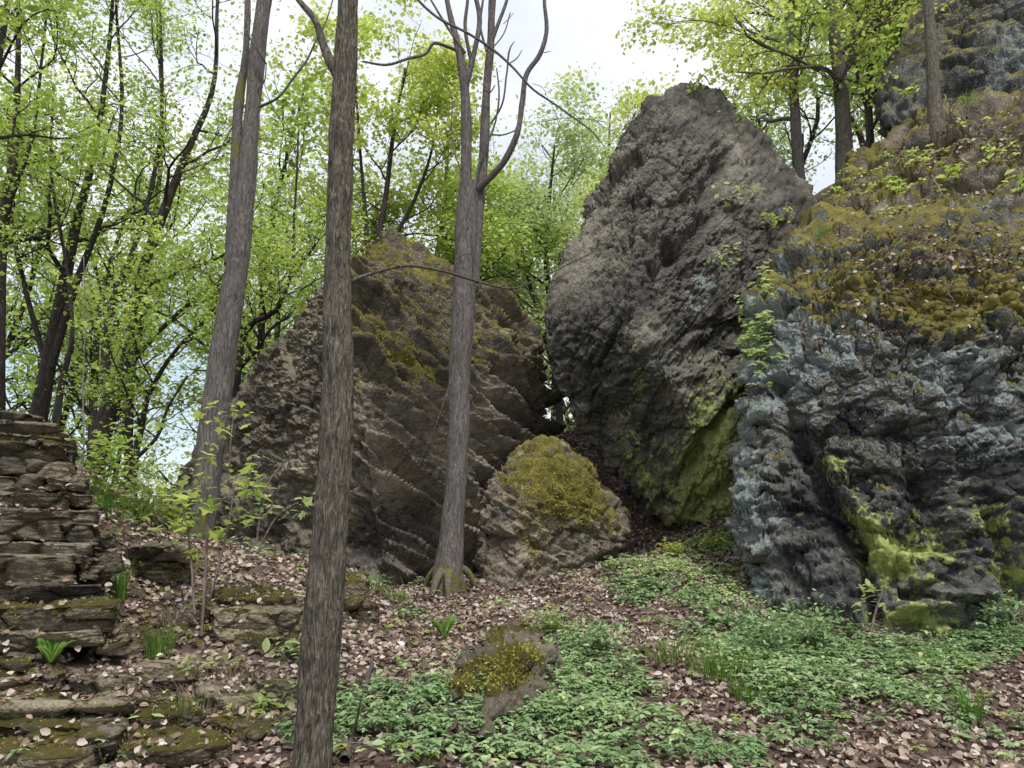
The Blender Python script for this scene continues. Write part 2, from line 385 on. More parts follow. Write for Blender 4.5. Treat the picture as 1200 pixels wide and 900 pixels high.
# left boulder
V, N, F = hull_rock(PP([(457, 266, 12.9), (472, 276, 14.0), (432, 290, 12.2), (445, 284, 14.5), (380, 332, 12.3), (335, 385, 12.6), (300, 432, 12.9), (268, 500, 13.3), (190, 585, 13.8), (150, 660, 14), (500, 293, 12.9), (560, 322, 13.1), (603, 357, 13.3), (628, 395, 13.4), (645, 440, 13.3), (648, 500, 13.1), (634, 545, 12.5), (600, 610, 11.7), (560, 720, 10.9), (440, 325, 11.7), (418, 420, 10.9), (425, 520, 10.45), (440, 610, 10.3), (450, 720, 10.4), (530, 480, 11.3), (360, 710, 11), (250, 700, 12.4), (455, 300, 17), (300, 450, 17), (610, 430, 17), (200, 650, 17), (600, 720, 17)]), 8, 22)
px, py = proj(V)
rightf = sstep(395, 450, px + .12*(450-py))
ff = facet(V, (.28, .28, .16), 3, 1.1, .5, .5) ; fm = facet(V, (.9, .9, .6), 4, 1.1, .5, .4)
Rl = frame_rot(38, 10)
fl = facet(V @ Rl.T, (.95, .7, .13), 8, .7, .8, .7, .08); fl2 = facet(V @ Rl.T, (.34, .3, .06), 9, .8, .7, .4)
st = strata(V, 36, 10, .40, 21, .3, .88); st2 = strata(V, 40, 10, .16, 22, .4, .85); vary = .8+.5*sstep(-.4, .5, fbm(V*.8, 3, 23))
d = (1-rightf)*(terrace(.06*ff + .12*fm, .05) + .02*fl2 + .035*facet(V, (.13, .13, .08), 10, 1.2, .5, .4)) + rightf*(.05*fl + .035*fl2*vary + .05*fm + (.85*st*vary + .32*st2)*np.clip(1-1.3*np.maximum(N[:, 2], 0)**2, 0, 1) - .18) + .014*facet(V, (.07, .07, .04), 31, 1, .5)
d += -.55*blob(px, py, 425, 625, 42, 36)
Vd = V + N*d[:, None]; n2 = vert_normals(Vd, F); up = n2[:, 2]
moss = np.clip(sstep(.05, .55, up)*(1.2*blob(px, py, 520, 330, 150, 60, 25) + 1.1*blob(px, py, 470, 420, 90, 70) + .7*blob(px, py, 585, 370, 60, 30, 35)) + .5*blob(px, py, 590, 352, 60, 16, 35) + .45*blob(px, py, 500, 318, 70, 14, 12) + 1.0*blob(px, py, 480, 430, 42, 12, 30) + .6*blob(px, py, 440, 385, 40, 12, 20) + .5*blob(px, py, 555, 420, 40, 10, 25) + .4*blob(px, py, 445, 300, 60, 22, 20) - .08, 0, 1)
Vd = cushions(Vd, n2, moss, 701, .14, .06)
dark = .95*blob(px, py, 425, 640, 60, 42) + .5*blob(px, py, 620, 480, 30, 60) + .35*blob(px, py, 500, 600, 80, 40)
lich = .38*blob(px, py, 340, 560, 70, 60) + .3*blob(px, py, 570, 470, 60, 60)
LBV = Vd; LB_ = (Vd, n2, np.clip(moss-.5, 0, 1))
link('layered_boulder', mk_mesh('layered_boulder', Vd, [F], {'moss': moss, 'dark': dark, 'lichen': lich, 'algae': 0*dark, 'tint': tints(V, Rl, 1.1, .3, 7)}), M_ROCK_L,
     label='huge brown boulder of slanting rock layers behind the slim grey tree', category='boulder')

# tall boulder
V, N, F = hull_rock(PP([(800, 86, 13), (838, 92, 13.3), (775, 96, 12.8), (745, 124, 12.6), (716, 163, 12.3), (692, 215, 12), (668, 265, 11.8), (643, 318, 11.6), (632, 372, 11.4), (635, 425, 11.4), (655, 482, 11.5), (690, 534, 11.8), (730, 584, 12.1), (768, 616, 12.4), (805, 632, 12.6), (880, 135, 13.3), (912, 175, 13.5), (955, 215, 13.9), (962, 235, 13.9), (905, 340, 12.6), (892, 450, 11.7), (892, 560, 11.6), (888, 640, 11.9), (790, 170, 11.9), (770, 270, 11.0), (745, 370, 10.6), (775, 430, 10.5), (860, 215, 12.2), (840, 330, 11.1), (845, 430, 10.9), (820, 540, 11.6), (790, 150, 16), (690, 350, 15), (900, 200, 16.5), (900, 520, 15.5), (760, 580, 14.5)]), 8, 20)
px, py = proj(V)
Rb = frame_rot(-58, 15)
vary = .55+.8*sstep(-.35, .5, fbm(V*.9, 3, 45))
d = terrace(.06*facet(V @ Rb.T, (1.5, 1.1, .6), 40, 1.2, .4, .6) + .07*facet(V @ Rb.T, (1.1, .8, .33), 41, 1.1, .7, .5)*vary + .048*facet(V @ Rb.T, (.45, .4, .17), 42, 1.2, .6, .4)*vary, .06, .8, .1) + .026*facet(V, (.17, .17, .10), 43, 1.2, .6, .5)*vary - .05 + .014*facet(V, (.07, .07, .06), 44, 1.1, .5) + .02*facet(V @ Rb.T, (.8, .5, .06), 46, .6, .8, .3) + .05*fbm(V*.9, 3, 6)
seg = lambda a, b: (lambda A, B: np.linalg.norm((V-A) - np.clip(((V-A) @ (B-A))/((B-A) @ (B-A)), 0, 1)[:, None]*(B-A), axis=1))(P(*a), P(*b))
d -= .40*pseg(px, py, 850, 185, 835, 225, 10) + .30*pseg(px, py, 835, 250, 770, 320, 9) + .35*pseg(px, py, 790, 285, 820, 290, 10) + .12*pseg(px, py, 875, 385, 780, 430, 12) + .3*pseg(px, py, 865, 470, 800, 560, 8)
d += .15*pseg(px, py, 765, 200, 745, 420, 26) + .12*pseg(px, py, 830, 300, 790, 390, 18)
Vd = V + N*d[:, None]; n2 = vert_normals(Vd, F); up = n2[:, 2]
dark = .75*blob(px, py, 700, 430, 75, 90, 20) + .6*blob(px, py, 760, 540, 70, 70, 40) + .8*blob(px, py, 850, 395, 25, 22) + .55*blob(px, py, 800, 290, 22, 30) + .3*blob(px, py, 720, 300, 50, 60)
alg = 1.0*blob(px, py, 855, 530, 46, 95) + .8*blob(px, py, 815, 575, 42, 60) + .5*blob(px, py, 740, 540, 22, 60, -25) + .45*blob(px, py, 745, 440, 18, 60)
lich = .45*blob(px, py, 775, 440, 22, 60, 20) + .5*blob(px, py, 830, 330, 26, 50, 20) + .3*blob(px, py, 700, 380, 50, 60)
BBV = Vd
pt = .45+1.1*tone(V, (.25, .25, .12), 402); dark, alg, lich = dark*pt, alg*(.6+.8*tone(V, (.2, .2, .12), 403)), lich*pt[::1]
link('tall_boulder', mk_mesh('tall_boulder', Vd, [F], {'moss': .5*blob(px, py, 815, 95, 20, 8), 'dark': dark, 'lichen': lich, 'algae': alg, 'tint': tints(V, Rb, .9, .25, 17)}), M_ROCK_B,
     label='tallest dark boulder tapering down to a narrow base with green algae', category='boulder')

# low mossy boulder
V, N, F = hull_rock(PP([(563, 690, 9.9), (558, 615, 10), (572, 572, 10.1), (590, 540, 10.3), (625, 516, 10.8), (665, 517, 11), (698, 548, 11.2), (740, 598, 11.5), (748, 625, 11.4), (705, 660, 10.7), (640, 705, 9.9), (600, 705, 9.7), (612, 590, 9.7), (650, 590, 9.9), (600, 530, 12), (720, 590, 12.6), (560, 650, 11.5), (650, 700, 12)]), 7, 14)
px, py = proj(V)
d = .08*facet(V, (.7, .7, .5), 50, 1.2, .5, .4) - .05 + .07*strata(V, 30, 10, .14, 56, .4, .8) + .05*facet(V, (.3, .3, .2), 51, 1.1, .5, .3) + .025*facet(V, (.13, .13, .1), 52, 1.1, .5, .3) + .05*fbm(V*1.7, 3, 53)
moss = np.clip(1.0*blob(px, py, 645, 552, 72, 46, 22) + .5*blob(px, py, 690, 590, 50, 26, 35) + .45*blob(px, py, 625, 640, 26, 40), 0, 1)
d += .035*moss*(1-np.minimum(cells(V/.09, 55)[0], 1))
Vd = V + N*d[:, None]; Vd = cushions(Vd, N, moss, 703, .12, .05); MB_ = (Vd, vert_normals(Vd, F), np.clip(moss-.2, 0, 1))
link('mossy_boulder', mk_mesh('mossy_boulder', Vd, [F], {'moss': moss, 'dark': .2*moss, 'lichen': .15*blob(px, py, 580, 640, 30, 40), 'algae': .25+0*moss, 'tint': tints(V, None, .5, .15, 27)}), M_ROCK_U,
     label='low rounded boulder with yellow moss between the two big boulders', category='boulder')

# right cliff, three bulks of one outcrop
cliff = empty('cliff', P(1060, 748, 8.6), 'large lichen-covered cliff filling the right side with mossy ledges', 'cliff')
def to_local(V, e): return V - np.array(e.location[:])
V, N, F = hull_rock(PP([(912, 300, 10.3), (885, 345, 9.9), (872, 420, 9.6), (868, 480, 9.4), (862, 560, 9.3), (858, 600, 9.2), (868, 660, 9.2), (884, 712, 9.1), (960, 765, 8.5), (1050, 785, 8.1), (1200, 770, 7.9), (1420, 790, 7.6), (935, 285, 10.1), (1010, 285, 9.4), (1100, 300, 9.0), (1200, 320, 8.7), (1420, 330, 8.2), (960, 420, 9.1), (1060, 400, 8.6), (1150, 450, 8.35), (1250, 560, 8.1), (1060, 620, 8.25), (940, 600, 8.8), (960, 245, 12), (1100, 225, 12), (1420, 200, 12), (900, 760, 12), (1420, 760, 12)]), 8, 24, .7)
px, py = proj(V)
lower = sstep(330, 470, py)
d = terrace(.15*facet(V, (.8, .8, .5), 61, 1.1, .6, .4) + .085*facet(V, (.3, .3, .18), 62, 1.2, .6, .5), .07, .7, .12) + .045*facet(V, (.12, .12, .075), 63, 1.2, .6, .5)*(.4+.9*sstep(-.35, .5, fbm(V*1.1, 3, 69))) + .016*facet(V, (.05, .05, .04), 64, 1., .5)
d += (1-lower)*(.16*strata(V, 4, 8, .2, 65, .8) - .02) + .08*fbm(V*.8, 3, 66)
sg = lambda a, b, w: np.exp(-(seg(a, b)/w)**2)
d -= .42*pseg(px, py, 938, 525, 1003, 640, 11) + .2*pseg(px, py, 905, 440, 935, 520, 10) + .08*pseg(px, py, 945, 560, 985, 640, 24)
d += .13*pseg(px, py, 972, 535, 1035, 650, 11) + .05*pseg(px, py, 1035, 650, 1040, 720, 16) - .35*pseg(px, py, 1008, 640, 1028, 735, 7) - .35*pseg(px, py, 1165, 600, 1205, 730, 12) - .3*pseg(px, py, 1080, 560, 1110, 640, 14)
d += .28*pseg(px, py, 1060, 712, 1140, 700, 9) + .12*blob(px, py, 900, 480, 16, 200) - .3*blob(px, py, 1130, 560, 60, 40)
Vd = V + N*d[:, None]; n2 = vert_normals(Vd, F); up = n2[:, 2]
moss = np.clip(1.0*sstep(-.05, .5, up)*(1-sstep(340, 430, py+20*np.sin(px*.05))) + 1.15*blob(px, py, 1130, 355, 95, 36) + .5*blob(px, py, 960, 335, 70, 22)-.1, 0, .95)
moss = np.maximum(moss, .5*sstep(.5, .9, up)*(py < 640)); Vd = cushions(Vd, n2, moss, 705, .16, .09)
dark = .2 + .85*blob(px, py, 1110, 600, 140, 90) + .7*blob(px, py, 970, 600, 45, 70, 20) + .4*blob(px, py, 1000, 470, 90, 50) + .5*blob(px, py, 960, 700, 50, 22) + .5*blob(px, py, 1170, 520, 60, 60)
lich = .5*blob(px, py, 885, 600, 34, 140) + .6*blob(px, py, 905, 400, 60, 110) + .35*blob(px, py, 985, 400, 70, 80) + .4*blob(px, py, 1140, 430, 60, 90, 30) + .35*blob(px, py, 1180, 500, 60, 40) + .14
alg = .8*pseg(px, py, 975, 545, 1030, 650, 24) + .5*pseg(px, py, 1030, 650, 1055, 725, 38) + .85*pseg(px, py, 1165, 600, 1200, 690, 32) + .3*blob(px, py, 900, 560, 20, 60) + .3*blob(px, py, 1090, 650, 60, 50) + .5*blob(px, py, 1090, 725, 50, 20) + .5*blob(px, py, 1080, 640, 50, 40) + .5*blob(px, py, 1060, 735, 90, 22)
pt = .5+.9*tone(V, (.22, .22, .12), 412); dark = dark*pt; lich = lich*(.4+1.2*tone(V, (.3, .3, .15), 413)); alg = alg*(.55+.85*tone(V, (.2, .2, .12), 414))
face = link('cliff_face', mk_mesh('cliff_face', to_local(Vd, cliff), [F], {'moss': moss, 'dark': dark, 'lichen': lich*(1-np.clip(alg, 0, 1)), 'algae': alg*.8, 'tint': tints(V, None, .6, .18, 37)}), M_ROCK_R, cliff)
CLV, CLN = Vd, n2; CL_ = (Vd, n2, np.clip(moss-.62, 0, 1))
V, N, F = hull_rock(PP([(950, 262, 11.6), (968, 225, 12.3), (1000, 180, 12.9), (1040, 148, 13.2), (1120, 138, 12.7), (1200, 118, 12.2), (1420, 60, 12), (935, 295, 10.7), (1010, 300, 10), (1100, 310, 9.4), (1200, 325, 9.0), (1420, 330, 8.8), (1080, 200, 11.2), (1200, 205, 10.5), (950, 262, 14), (1040, 160, 16), (1420, 100, 16), (930, 400, 12), (1420, 400, 12)]), 7, 26, .7)
px, py = proj(V)
d = .20*facet(V, (.8, .8, .4), 71, 1.1, .7, .4) + .085*facet(V, (.28, .28, .17), 72, 1.1, .6, .45) - .15 + .02*facet(V, (.1, .1, .07), 73, 1.1, .5, .3) + .36*strata(V, -8, 8, .35, 75, .8) + .08*fbm(V*.8, 3, 76)
Vd = V + N*d[:, None]; n2 = vert_normals(Vd, F); up = n2[:, 2]
moss = np.clip(.85*sstep(.1, .7, up) + .5*blob(px, py, 1040, 215, 60, 40) - .05, 0, .9); Vd = cushions(Vd, n2, moss, 707, .2, .09)
link('mossy_ledge', mk_mesh('mossy_ledge', to_local(Vd, cliff), [F], {'moss': moss, 'dark': .25*blob(px, py, 1150, 230, 80, 50), 'lichen': .6*blob(px, py, 1150, 240, 60, 40), 'algae': .3*blob(px, py, 1030, 240, 60, 30), 'tint': tints(V, None, .6, .2, 47)}), M_ROCK_U, cliff)
MLV, MLN = Vd, n2; ML_ = (Vd, n2, np.clip(moss-.6, 0, 1))
V, N, F = hull_rock(PP([(1035, 155, 13.6), (1028, 112, 13.9), (1046, 62, 14.1), (1078, 40, 14.1), (1110, 12, 14.3), (1140, -20, 14.5), (1200, -70, 14), (1420, -200, 13), (1100, 165, 12.9), (1200, 150, 12.3), (1420, 150, 11.8), (1150, 60, 13.0), (1200, 60, 12.7), (1060, 120, 13.2), (1035, 155, 18), (1080, 0, 18), (1420, -200, 18), (1420, 300, 18), (1300, 50, 12)]), 7, 22, .7)
px, py = proj(V)
d = .16*facet(V, (.8, .8, .5), 81, 1.1, .6, .45) + .08*facet(V, (.33, .33, .24), 82, 1.1, .5, .45) + .035*facet(V, (.14, .14, .1), 83, 1.1, .5, .3) + .1*fbm(V*.8, 3, 86)
d -= .35*blob(px, py, 1150, 120, 60, 30)
Vd = V + N*d[:, None]; n2 = vert_normals(Vd, F); up = n2[:, 2]
moss = np.clip(.8*sstep(.1, .7, up) + .3*blob(px, py, 1110, 30, 60, 40), 0, .9)
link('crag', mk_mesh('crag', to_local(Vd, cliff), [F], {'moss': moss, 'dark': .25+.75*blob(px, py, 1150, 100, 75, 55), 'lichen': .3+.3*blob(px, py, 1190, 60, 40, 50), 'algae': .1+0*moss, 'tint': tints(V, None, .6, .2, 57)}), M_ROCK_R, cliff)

# half-buried rock in the foreground
V, N, F = hull_rock(PP([(519, 800, 5.45), (516, 866, 4.65), (548, 866, 4.7), (600, 826, 5.3), (642, 802, 5.75), (646, 765, 6.5), (640, 734, 7.3), (600, 720, 7.8), (572, 733, 7.2), (558, 768, 6.4), (540, 795, 5.4), (620, 775, 5.9), (575, 800, 5.3), (540, 900, 5.4), (650, 850, 6.8), (600, 760, 8.2)]), 6, 12)
px, py = proj(V)
d = .10*facet(V, (.34, .34, .17), 91, 1.1, .6, .4) - .0 + .025*facet(V, (.11, .11, .08), 92, 1.1, .5, .3) - .22*blob(px, py, 585, 772, 44, 9, -35)
Vd = V + N*d[:, None] + np.array((0, -.05, -.02)); n2 = vert_normals(Vd, F); px, py = proj(Vd)
moss = np.clip(1.3*blob(px, py, 545, 798, 40, 18, -20) + 1.3*blob(px, py, 605, 780, 34, 20, -30) + .9*blob(px, py, 625, 733, 26, 8) + .8*blob(px, py, 580, 742, 18, 14), 0, 1)*sstep(-.1, .5, n2[:, 2])
Vd = cushions(Vd, n2, moss, 709, .07, .035); HB_ = (Vd, n2, np.clip(moss-.3, 0, 1))
link('half_buried_rock', mk_mesh('half_buried_rock', Vd, [F], {'moss': moss, 'dark': 0*moss, 'lichen': 0*moss, 'algae': .3+0*moss, 'tint': .6*tints(V, None, .4, .15, 67)}), M_SLAB,
     label='small half-buried rock with orange moss among the foreground green plants', category='rock')

# ------------------------------------------------------------------ bedded outcrop on the left, one mesh per stone slab
outcrop = empty('rock_outcrop', P(90, 800, 6.0), 'stepped outcrop of stacked flat stone slabs along the left edge', 'rock outcrop')
def slab(x0, x1, y0, y1, Y, depth=1.6, moss=.3, s=0, dip=0, level=6, tilt=0, dark=.15, alg=0.0):
    a0, a1, b0, b1 = P(x0, y0, Y), P(x1, y0+tilt, Y), P(x0, y1, Y), P(x1, y1+tilt, Y)
    rr = random.Random(s*13+5); j = lambda k: (rr.random()-.5)*k; Y = Y + j(.3); x1 = x1 + (rr.random()-.5)*16; y0 += j(5); y1 += j(4)
    th = abs(a0[2]-b0[2]); pts = []
    for t in (0, .25, .5, .75, 1):
        e = .12 if t in (0, 1) else 0
        a = a0*(1-t)+a1*t; b = b0*(1-t)+b1*t
        pts += [a + (0, e+j(.14), j(.2)*th), b + (0, e+.05+j(.12), j(.2)*th)]
    for q in (a0, a1): ox = q[0]*(depth/Y)-.12+j(.1); pts += [q + (ox, depth, .05), q + (ox, depth, -th+.05)]
    V, N, F = hull_rock(pts, level, 60, .5)
    px, py = proj(V)
    d = (.055*facet(V, (.38, .38, .3), 101+s, .8, .9, .8, .08) + .022*(.3 if rr.random() < .5 else 1.1)*facet(V, (.25, .25, .04+.05*rr.random()), 201+s, .7, .8, .5) + .008*facet(V, (.07, .07, .03), 301+s, 1, .5))*(1-.6*np.abs(N[:, 2]))
    tn_ = .25+.5*rr.random()
    Vd = V + N*d[:, None]; n2 = vert_normals(Vd, F)
    z = np.ones(len(V))
    mo = np.clip(moss*1.3*sstep(.0, .7, n2[:, 2]) + moss*.25, 0, 1)
    link('stone_slab', mk_mesh('stone_slab', to_local(Vd, outcrop), [F], {'moss': mo, 'dark': dark*z, 'lichen': .05*z, 'algae': (.18+.2*rr.random())*z, 'tint': np.clip(tn_+.5*(tone(V, (.38, .38, .3), 101+s)-.5), 0, 1)}), M_SLAB, outcrop)
    SLV.append((Vd, n2, mo))
SLV = []
SL = [  # x0, x1, y0, y1, Y, depth, moss, tilt
    (-60, 42, 478, 492, 6.75, 1.5, .3, 6), (-60, 60, 492, 506, 6.6, 1.5, .3, 4), (-60, 82, 505, 524, 6.5, 1.4, .75, 8), (-60, 70, 517, 534, 6.3, 1.4, .75, 4), (64, 85, 526, 548, 6.45, 1.2, .5, 2),
    (-70, 34, 530, 552, 6.25, 1.4, .3, 4), (26, 76, 538, 560, 6.28, 1.4, .2, 5), (-70, 38, 553, 574, 6.15, 1.4, .2, 6), (34, 90, 560, 576, 6.2, 1.3, .2, 0), (-70, 68, 573, 594, 6.05, 1.5, .25, 6), (60, 104, 575, 592, 6.3, 1.3, .3, 4),
    (-70, 98, 592, 612, 5.95, 1.5, .3, 8), (-70, 60, 608, 632, 5.85, 1.5, .2, 4), (52, 112, 612, 634, 5.95, 1.3, .15, 4), (104, 124, 622, 640, 6.1, 1.0, .4, 2),
    (-70, 104, 634, 654, 5.8, 1.6, .25, 4), (-70, 80, 652, 692, 5.78, 1.6, .1, 0), (72, 112, 650, 680, 5.84, 1.4, .15, 0), (104, 126, 650, 672, 6.0, 1.2, .4, 0), (-70, 114, 686, 712, 5.72, 1.6, .08, -2),
    (-80, 122, 714, 746, 5.5, 1.5, .95, -4), (98, 132, 710, 730, 5.75, 1.2, .7, -4), (-80, 112, 745, 768, 5.38, 1.2, .15, -3), (100, 150, 752, 768, 5.6, 1.0, .4, -2),
    (-80, 30, 778, 800, 5.15, 1.2, .85, 0), (30, 66, 790, 818, 5.1, 1.1, .5, 0), (-80, 52, 800, 826, 5.0, 1.2, .3, 2), (60, 150, 796, 822, 5.15, 1.2, .3, 4), (144, 224, 795, 824, 5.35, 1.2, .3, 2), (-80, 140, 826, 845, 4.85, 1.3, .35, 0),
    (110, 200, 822, 850, 5.05, 1.2, .6, -2), (-80, 90, 848, 882, 4.65, 1.3, .75, 4), (82, 150, 862, 890, 4.6, 1.3, .35, -3), (150, 230, 840, 872, 4.9, 1.2, .7, -2), (-80, 110, 884, 925, 4.45, 1.3, .5, 0), (120, 260, 880, 925, 4.5, 1.3, .6, 0), (220, 330, 852, 905, 4.85, 1.2, .4, 3), (230, 300, 815, 850, 5.2, 1.0, .3, 5),
    (144, 220, 640, 662, 6.85, 1.2, .3, -2), (150, 215, 660, 684, 6.95, 1.0, .6, -2), (238, 352, 718, 748, 6.15, 1.2, .35, -3), (250, 345, 704, 720, 6.35, 1.0, .6, -2), (255, 352, 744, 762, 6.0, 1.0, .8, 6), (300, 345, 690, 708, 6.9, .9, .6, 8),
    (396, 432, 676, 704, 7.6, 1.0, .7, 8), (396, 440, 702, 738, 7.5, 1.0, .5, 4), (398, 436, 738, 772, 7.2, 1.0, .3, 4), (290, 350, 800, 835, 5.4, 1.0, .3, 4), (0, 60, 768, 782, 5.3, 1.0, .3, 0)]
for i, (x0, x1, y0, y1, Y, dp, mo, ti) in enumerate(SL):
    slab(x0, x1, y0, y1, Y, dp, mo, i, 0, 6 if x1-max(x0, 0) > 108 else 5, ti)

exec_trees = True
# ------------------------------------------------------------------ trees
class Acc:
    def __init__(s): s.V = []; s.F4 = []; s.n = 0; s.moss = []
    def tube(s, pts, rad, sides, disp=0, seed=0, freq=26, mossf=None):
        pts = np.asarray(pts, float); rad = np.asarray(rad, float); n = len(pts)
        T = np.gradient(pts, axis=0); T /= np.maximum(np.linalg.norm(T, axis=1), 1e-9)[:, None]
        ref = np.array((1., .05, 0)) if abs(T[0][0]) < .8 else np.array((0, 0, 1.))
        A = np.cross(T, ref); A /= np.maximum(np.linalg.norm(A, axis=1), 1e-9)[:, None]; B = np.cross(T, A)
        th = np.arange(sides)*2*math.pi/sides
        ring = A[:, None]*np.cos(th)[None, :, None] + B[:, None]*np.sin(th)[None, :, None]
        R = np.repeat(rad[:, None], sides, 1)
        if disp:
            L = np.concatenate([[0], np.cumsum(np.linalg.norm(np.diff(pts, axis=0), axis=1))])
            q = np.stack([(ring[..., 0]*R).ravel()*freq, (ring[..., 1]*R).ravel()*freq, np.repeat(L[:, None], sides, 1).ravel()*freq*.13], 1)
            nn = 1-np.abs(fbm(q, 3, seed)); R = R*(1 + .10*fbm(q*np.array((.12, .12, .35)), 2, seed+5).reshape(R.shape)) + disp*(nn.reshape(R.shape)-.7)*np.minimum(1, rad/rad.max()*1.5)[:, None]
        v = pts[:, None] + ring*R[..., None]
        i = s.n + np.arange(n*sides).reshape(n, sides); j = np.roll(i, -1, 1)
        s.F4.append(np.stack([i[:-1].ravel(), j[:-1].ravel(), j[1:].ravel(), i[1:].ravel()], 1))
        vv = v.reshape(-1, 3); s.V.append(vv); s.n += n*sides
        s.moss.append(mossf(vv) if mossf else np.zeros(len(vv)))
    def mesh(s, name, loc=(0, 0, 0)):
        return mk_mesh(name, np.concatenate(s.V)-np.array(loc), [np.concatenate(s.F4)], {'moss': np.concatenate(s.moss)}, True)
def smooth_path(pts, n):
    pts = np.asarray(pts, float); k = len(pts); t = np.concatenate([[0], np.cumsum(np.linalg.norm(np.diff(pts[:, :3], axis=0), axis=1))]); t /= t[-1]
    m = np.gradient(pts, t, axis=0) if k > 2 else np.repeat((pts[1:]-pts[:1]), 2, 0)
    u = np.linspace(0, 1, n); j = np.clip(np.searchsorted(t, u, 'right')-1, 0, k-2); h = (t[j+1]-t[j])[:, None]; f = ((u-t[j])/(t[j+1]-t[j]))[:, None]
    return (2*f**3-3*f**2+1)*pts[j] + (f**3-2*f**2+f)*h*m[j] + (-2*f**3+3*f**2)*pts[j+1] + (f**3-f**2)*h*m[j+1]
def pixpath(lst, n=20):
    """lst of (px, py, Y, width in px) -> points, radii"""
    a = np.array([np.append(P(x, y, Y), w*Y/cp/FPX/2) for x, y, Y, w in lst]); a = smooth_path(a, n)
    return a[:, :3], np.maximum(a[:, 3]*.83, .002)
LEAF4 = np.array([(0, 0, 0), (-.36, .45, .10), (0, 1, -.06), (.36, .45, .10)])
LF4 = np.array([(0, 2, 1), (0, 3, 2)])
MAPLE = np.array([(0, 0, 0), (.34, .02, .05), (.26, .22, .04), (.62, .42, .02), (.32, .52, .05), (.22, .66, .03), (0, 1.05, -.08), (-.22, .66, .03), (-.32, .52, .05), (-.62, .42, .02), (-.26, .22, .04), (-.34, .02, .05), (0, .35, .0)])
MF = np.array([(12, i, i+1) for i in range(0, 11)] + [(12, 11, 0)])
OVAL = np.array([(0, 0, 0), (-.2, .22, .05), (-.26, .5, .06), (-.14, .8, .02), (0, 1, -.08), (.14, .8, .02), (.26, .5, .06), (.2, .22, .05), (0, .5, 0)])
OF = np.array([(8, i+1, i) for i in range(0, 7)] + [(8, 0, 7)])
def leaves_mesh(name, C, A, Nn, S, rnd, shape='kite', loc=(0, 0, 0), extra=None):
    T, F = {'kite': (LEAF4, LF4), 'maple': (MAPLE, MF), 'oval': (OVAL, OF), 'needle': (NEED, LF4), 'curl': (CURL, CF)}[shape]
    A = A/np.maximum(np.linalg.norm(A, axis=1), 1e-9)[:, None]
    X = np.cross(A, Nn); X /= np.maximum(np.linalg.norm(X, axis=1), 1e-9)[:, None]; Z = np.cross(X, A)
    v = C[:, None] + S[:, None, None]*(T[None, :, 0:1]*X[:, None] + T[None, :, 1:2]*A[:, None] + T[None, :, 2:3]*Z[:, None])
    k = len(T); f = (np.arange(len(C))*k)[:, None, None] + F[None]
    V = v.reshape(-1, 3)-np.array(loc); F_ = f.reshape(-1, 3); at = np.repeat(rnd, k)
    return mk_mesh(name, V, [F_], {'rnd': at})
CURL = np.array([(0, 0, .0), (-.30, .15, .16), (-.40, .55, .22), (-.10, .95, .02), (.08, 1.05, .10), (.36, .62, .2), (.30, .2, .12), (0, .5, -.04)])
CF = np.array([(7, i+1, i) for i in range(0, 6)] + [(7, 0, 6)])
NEED = LEAF4*np.array((.42, 1, 1))
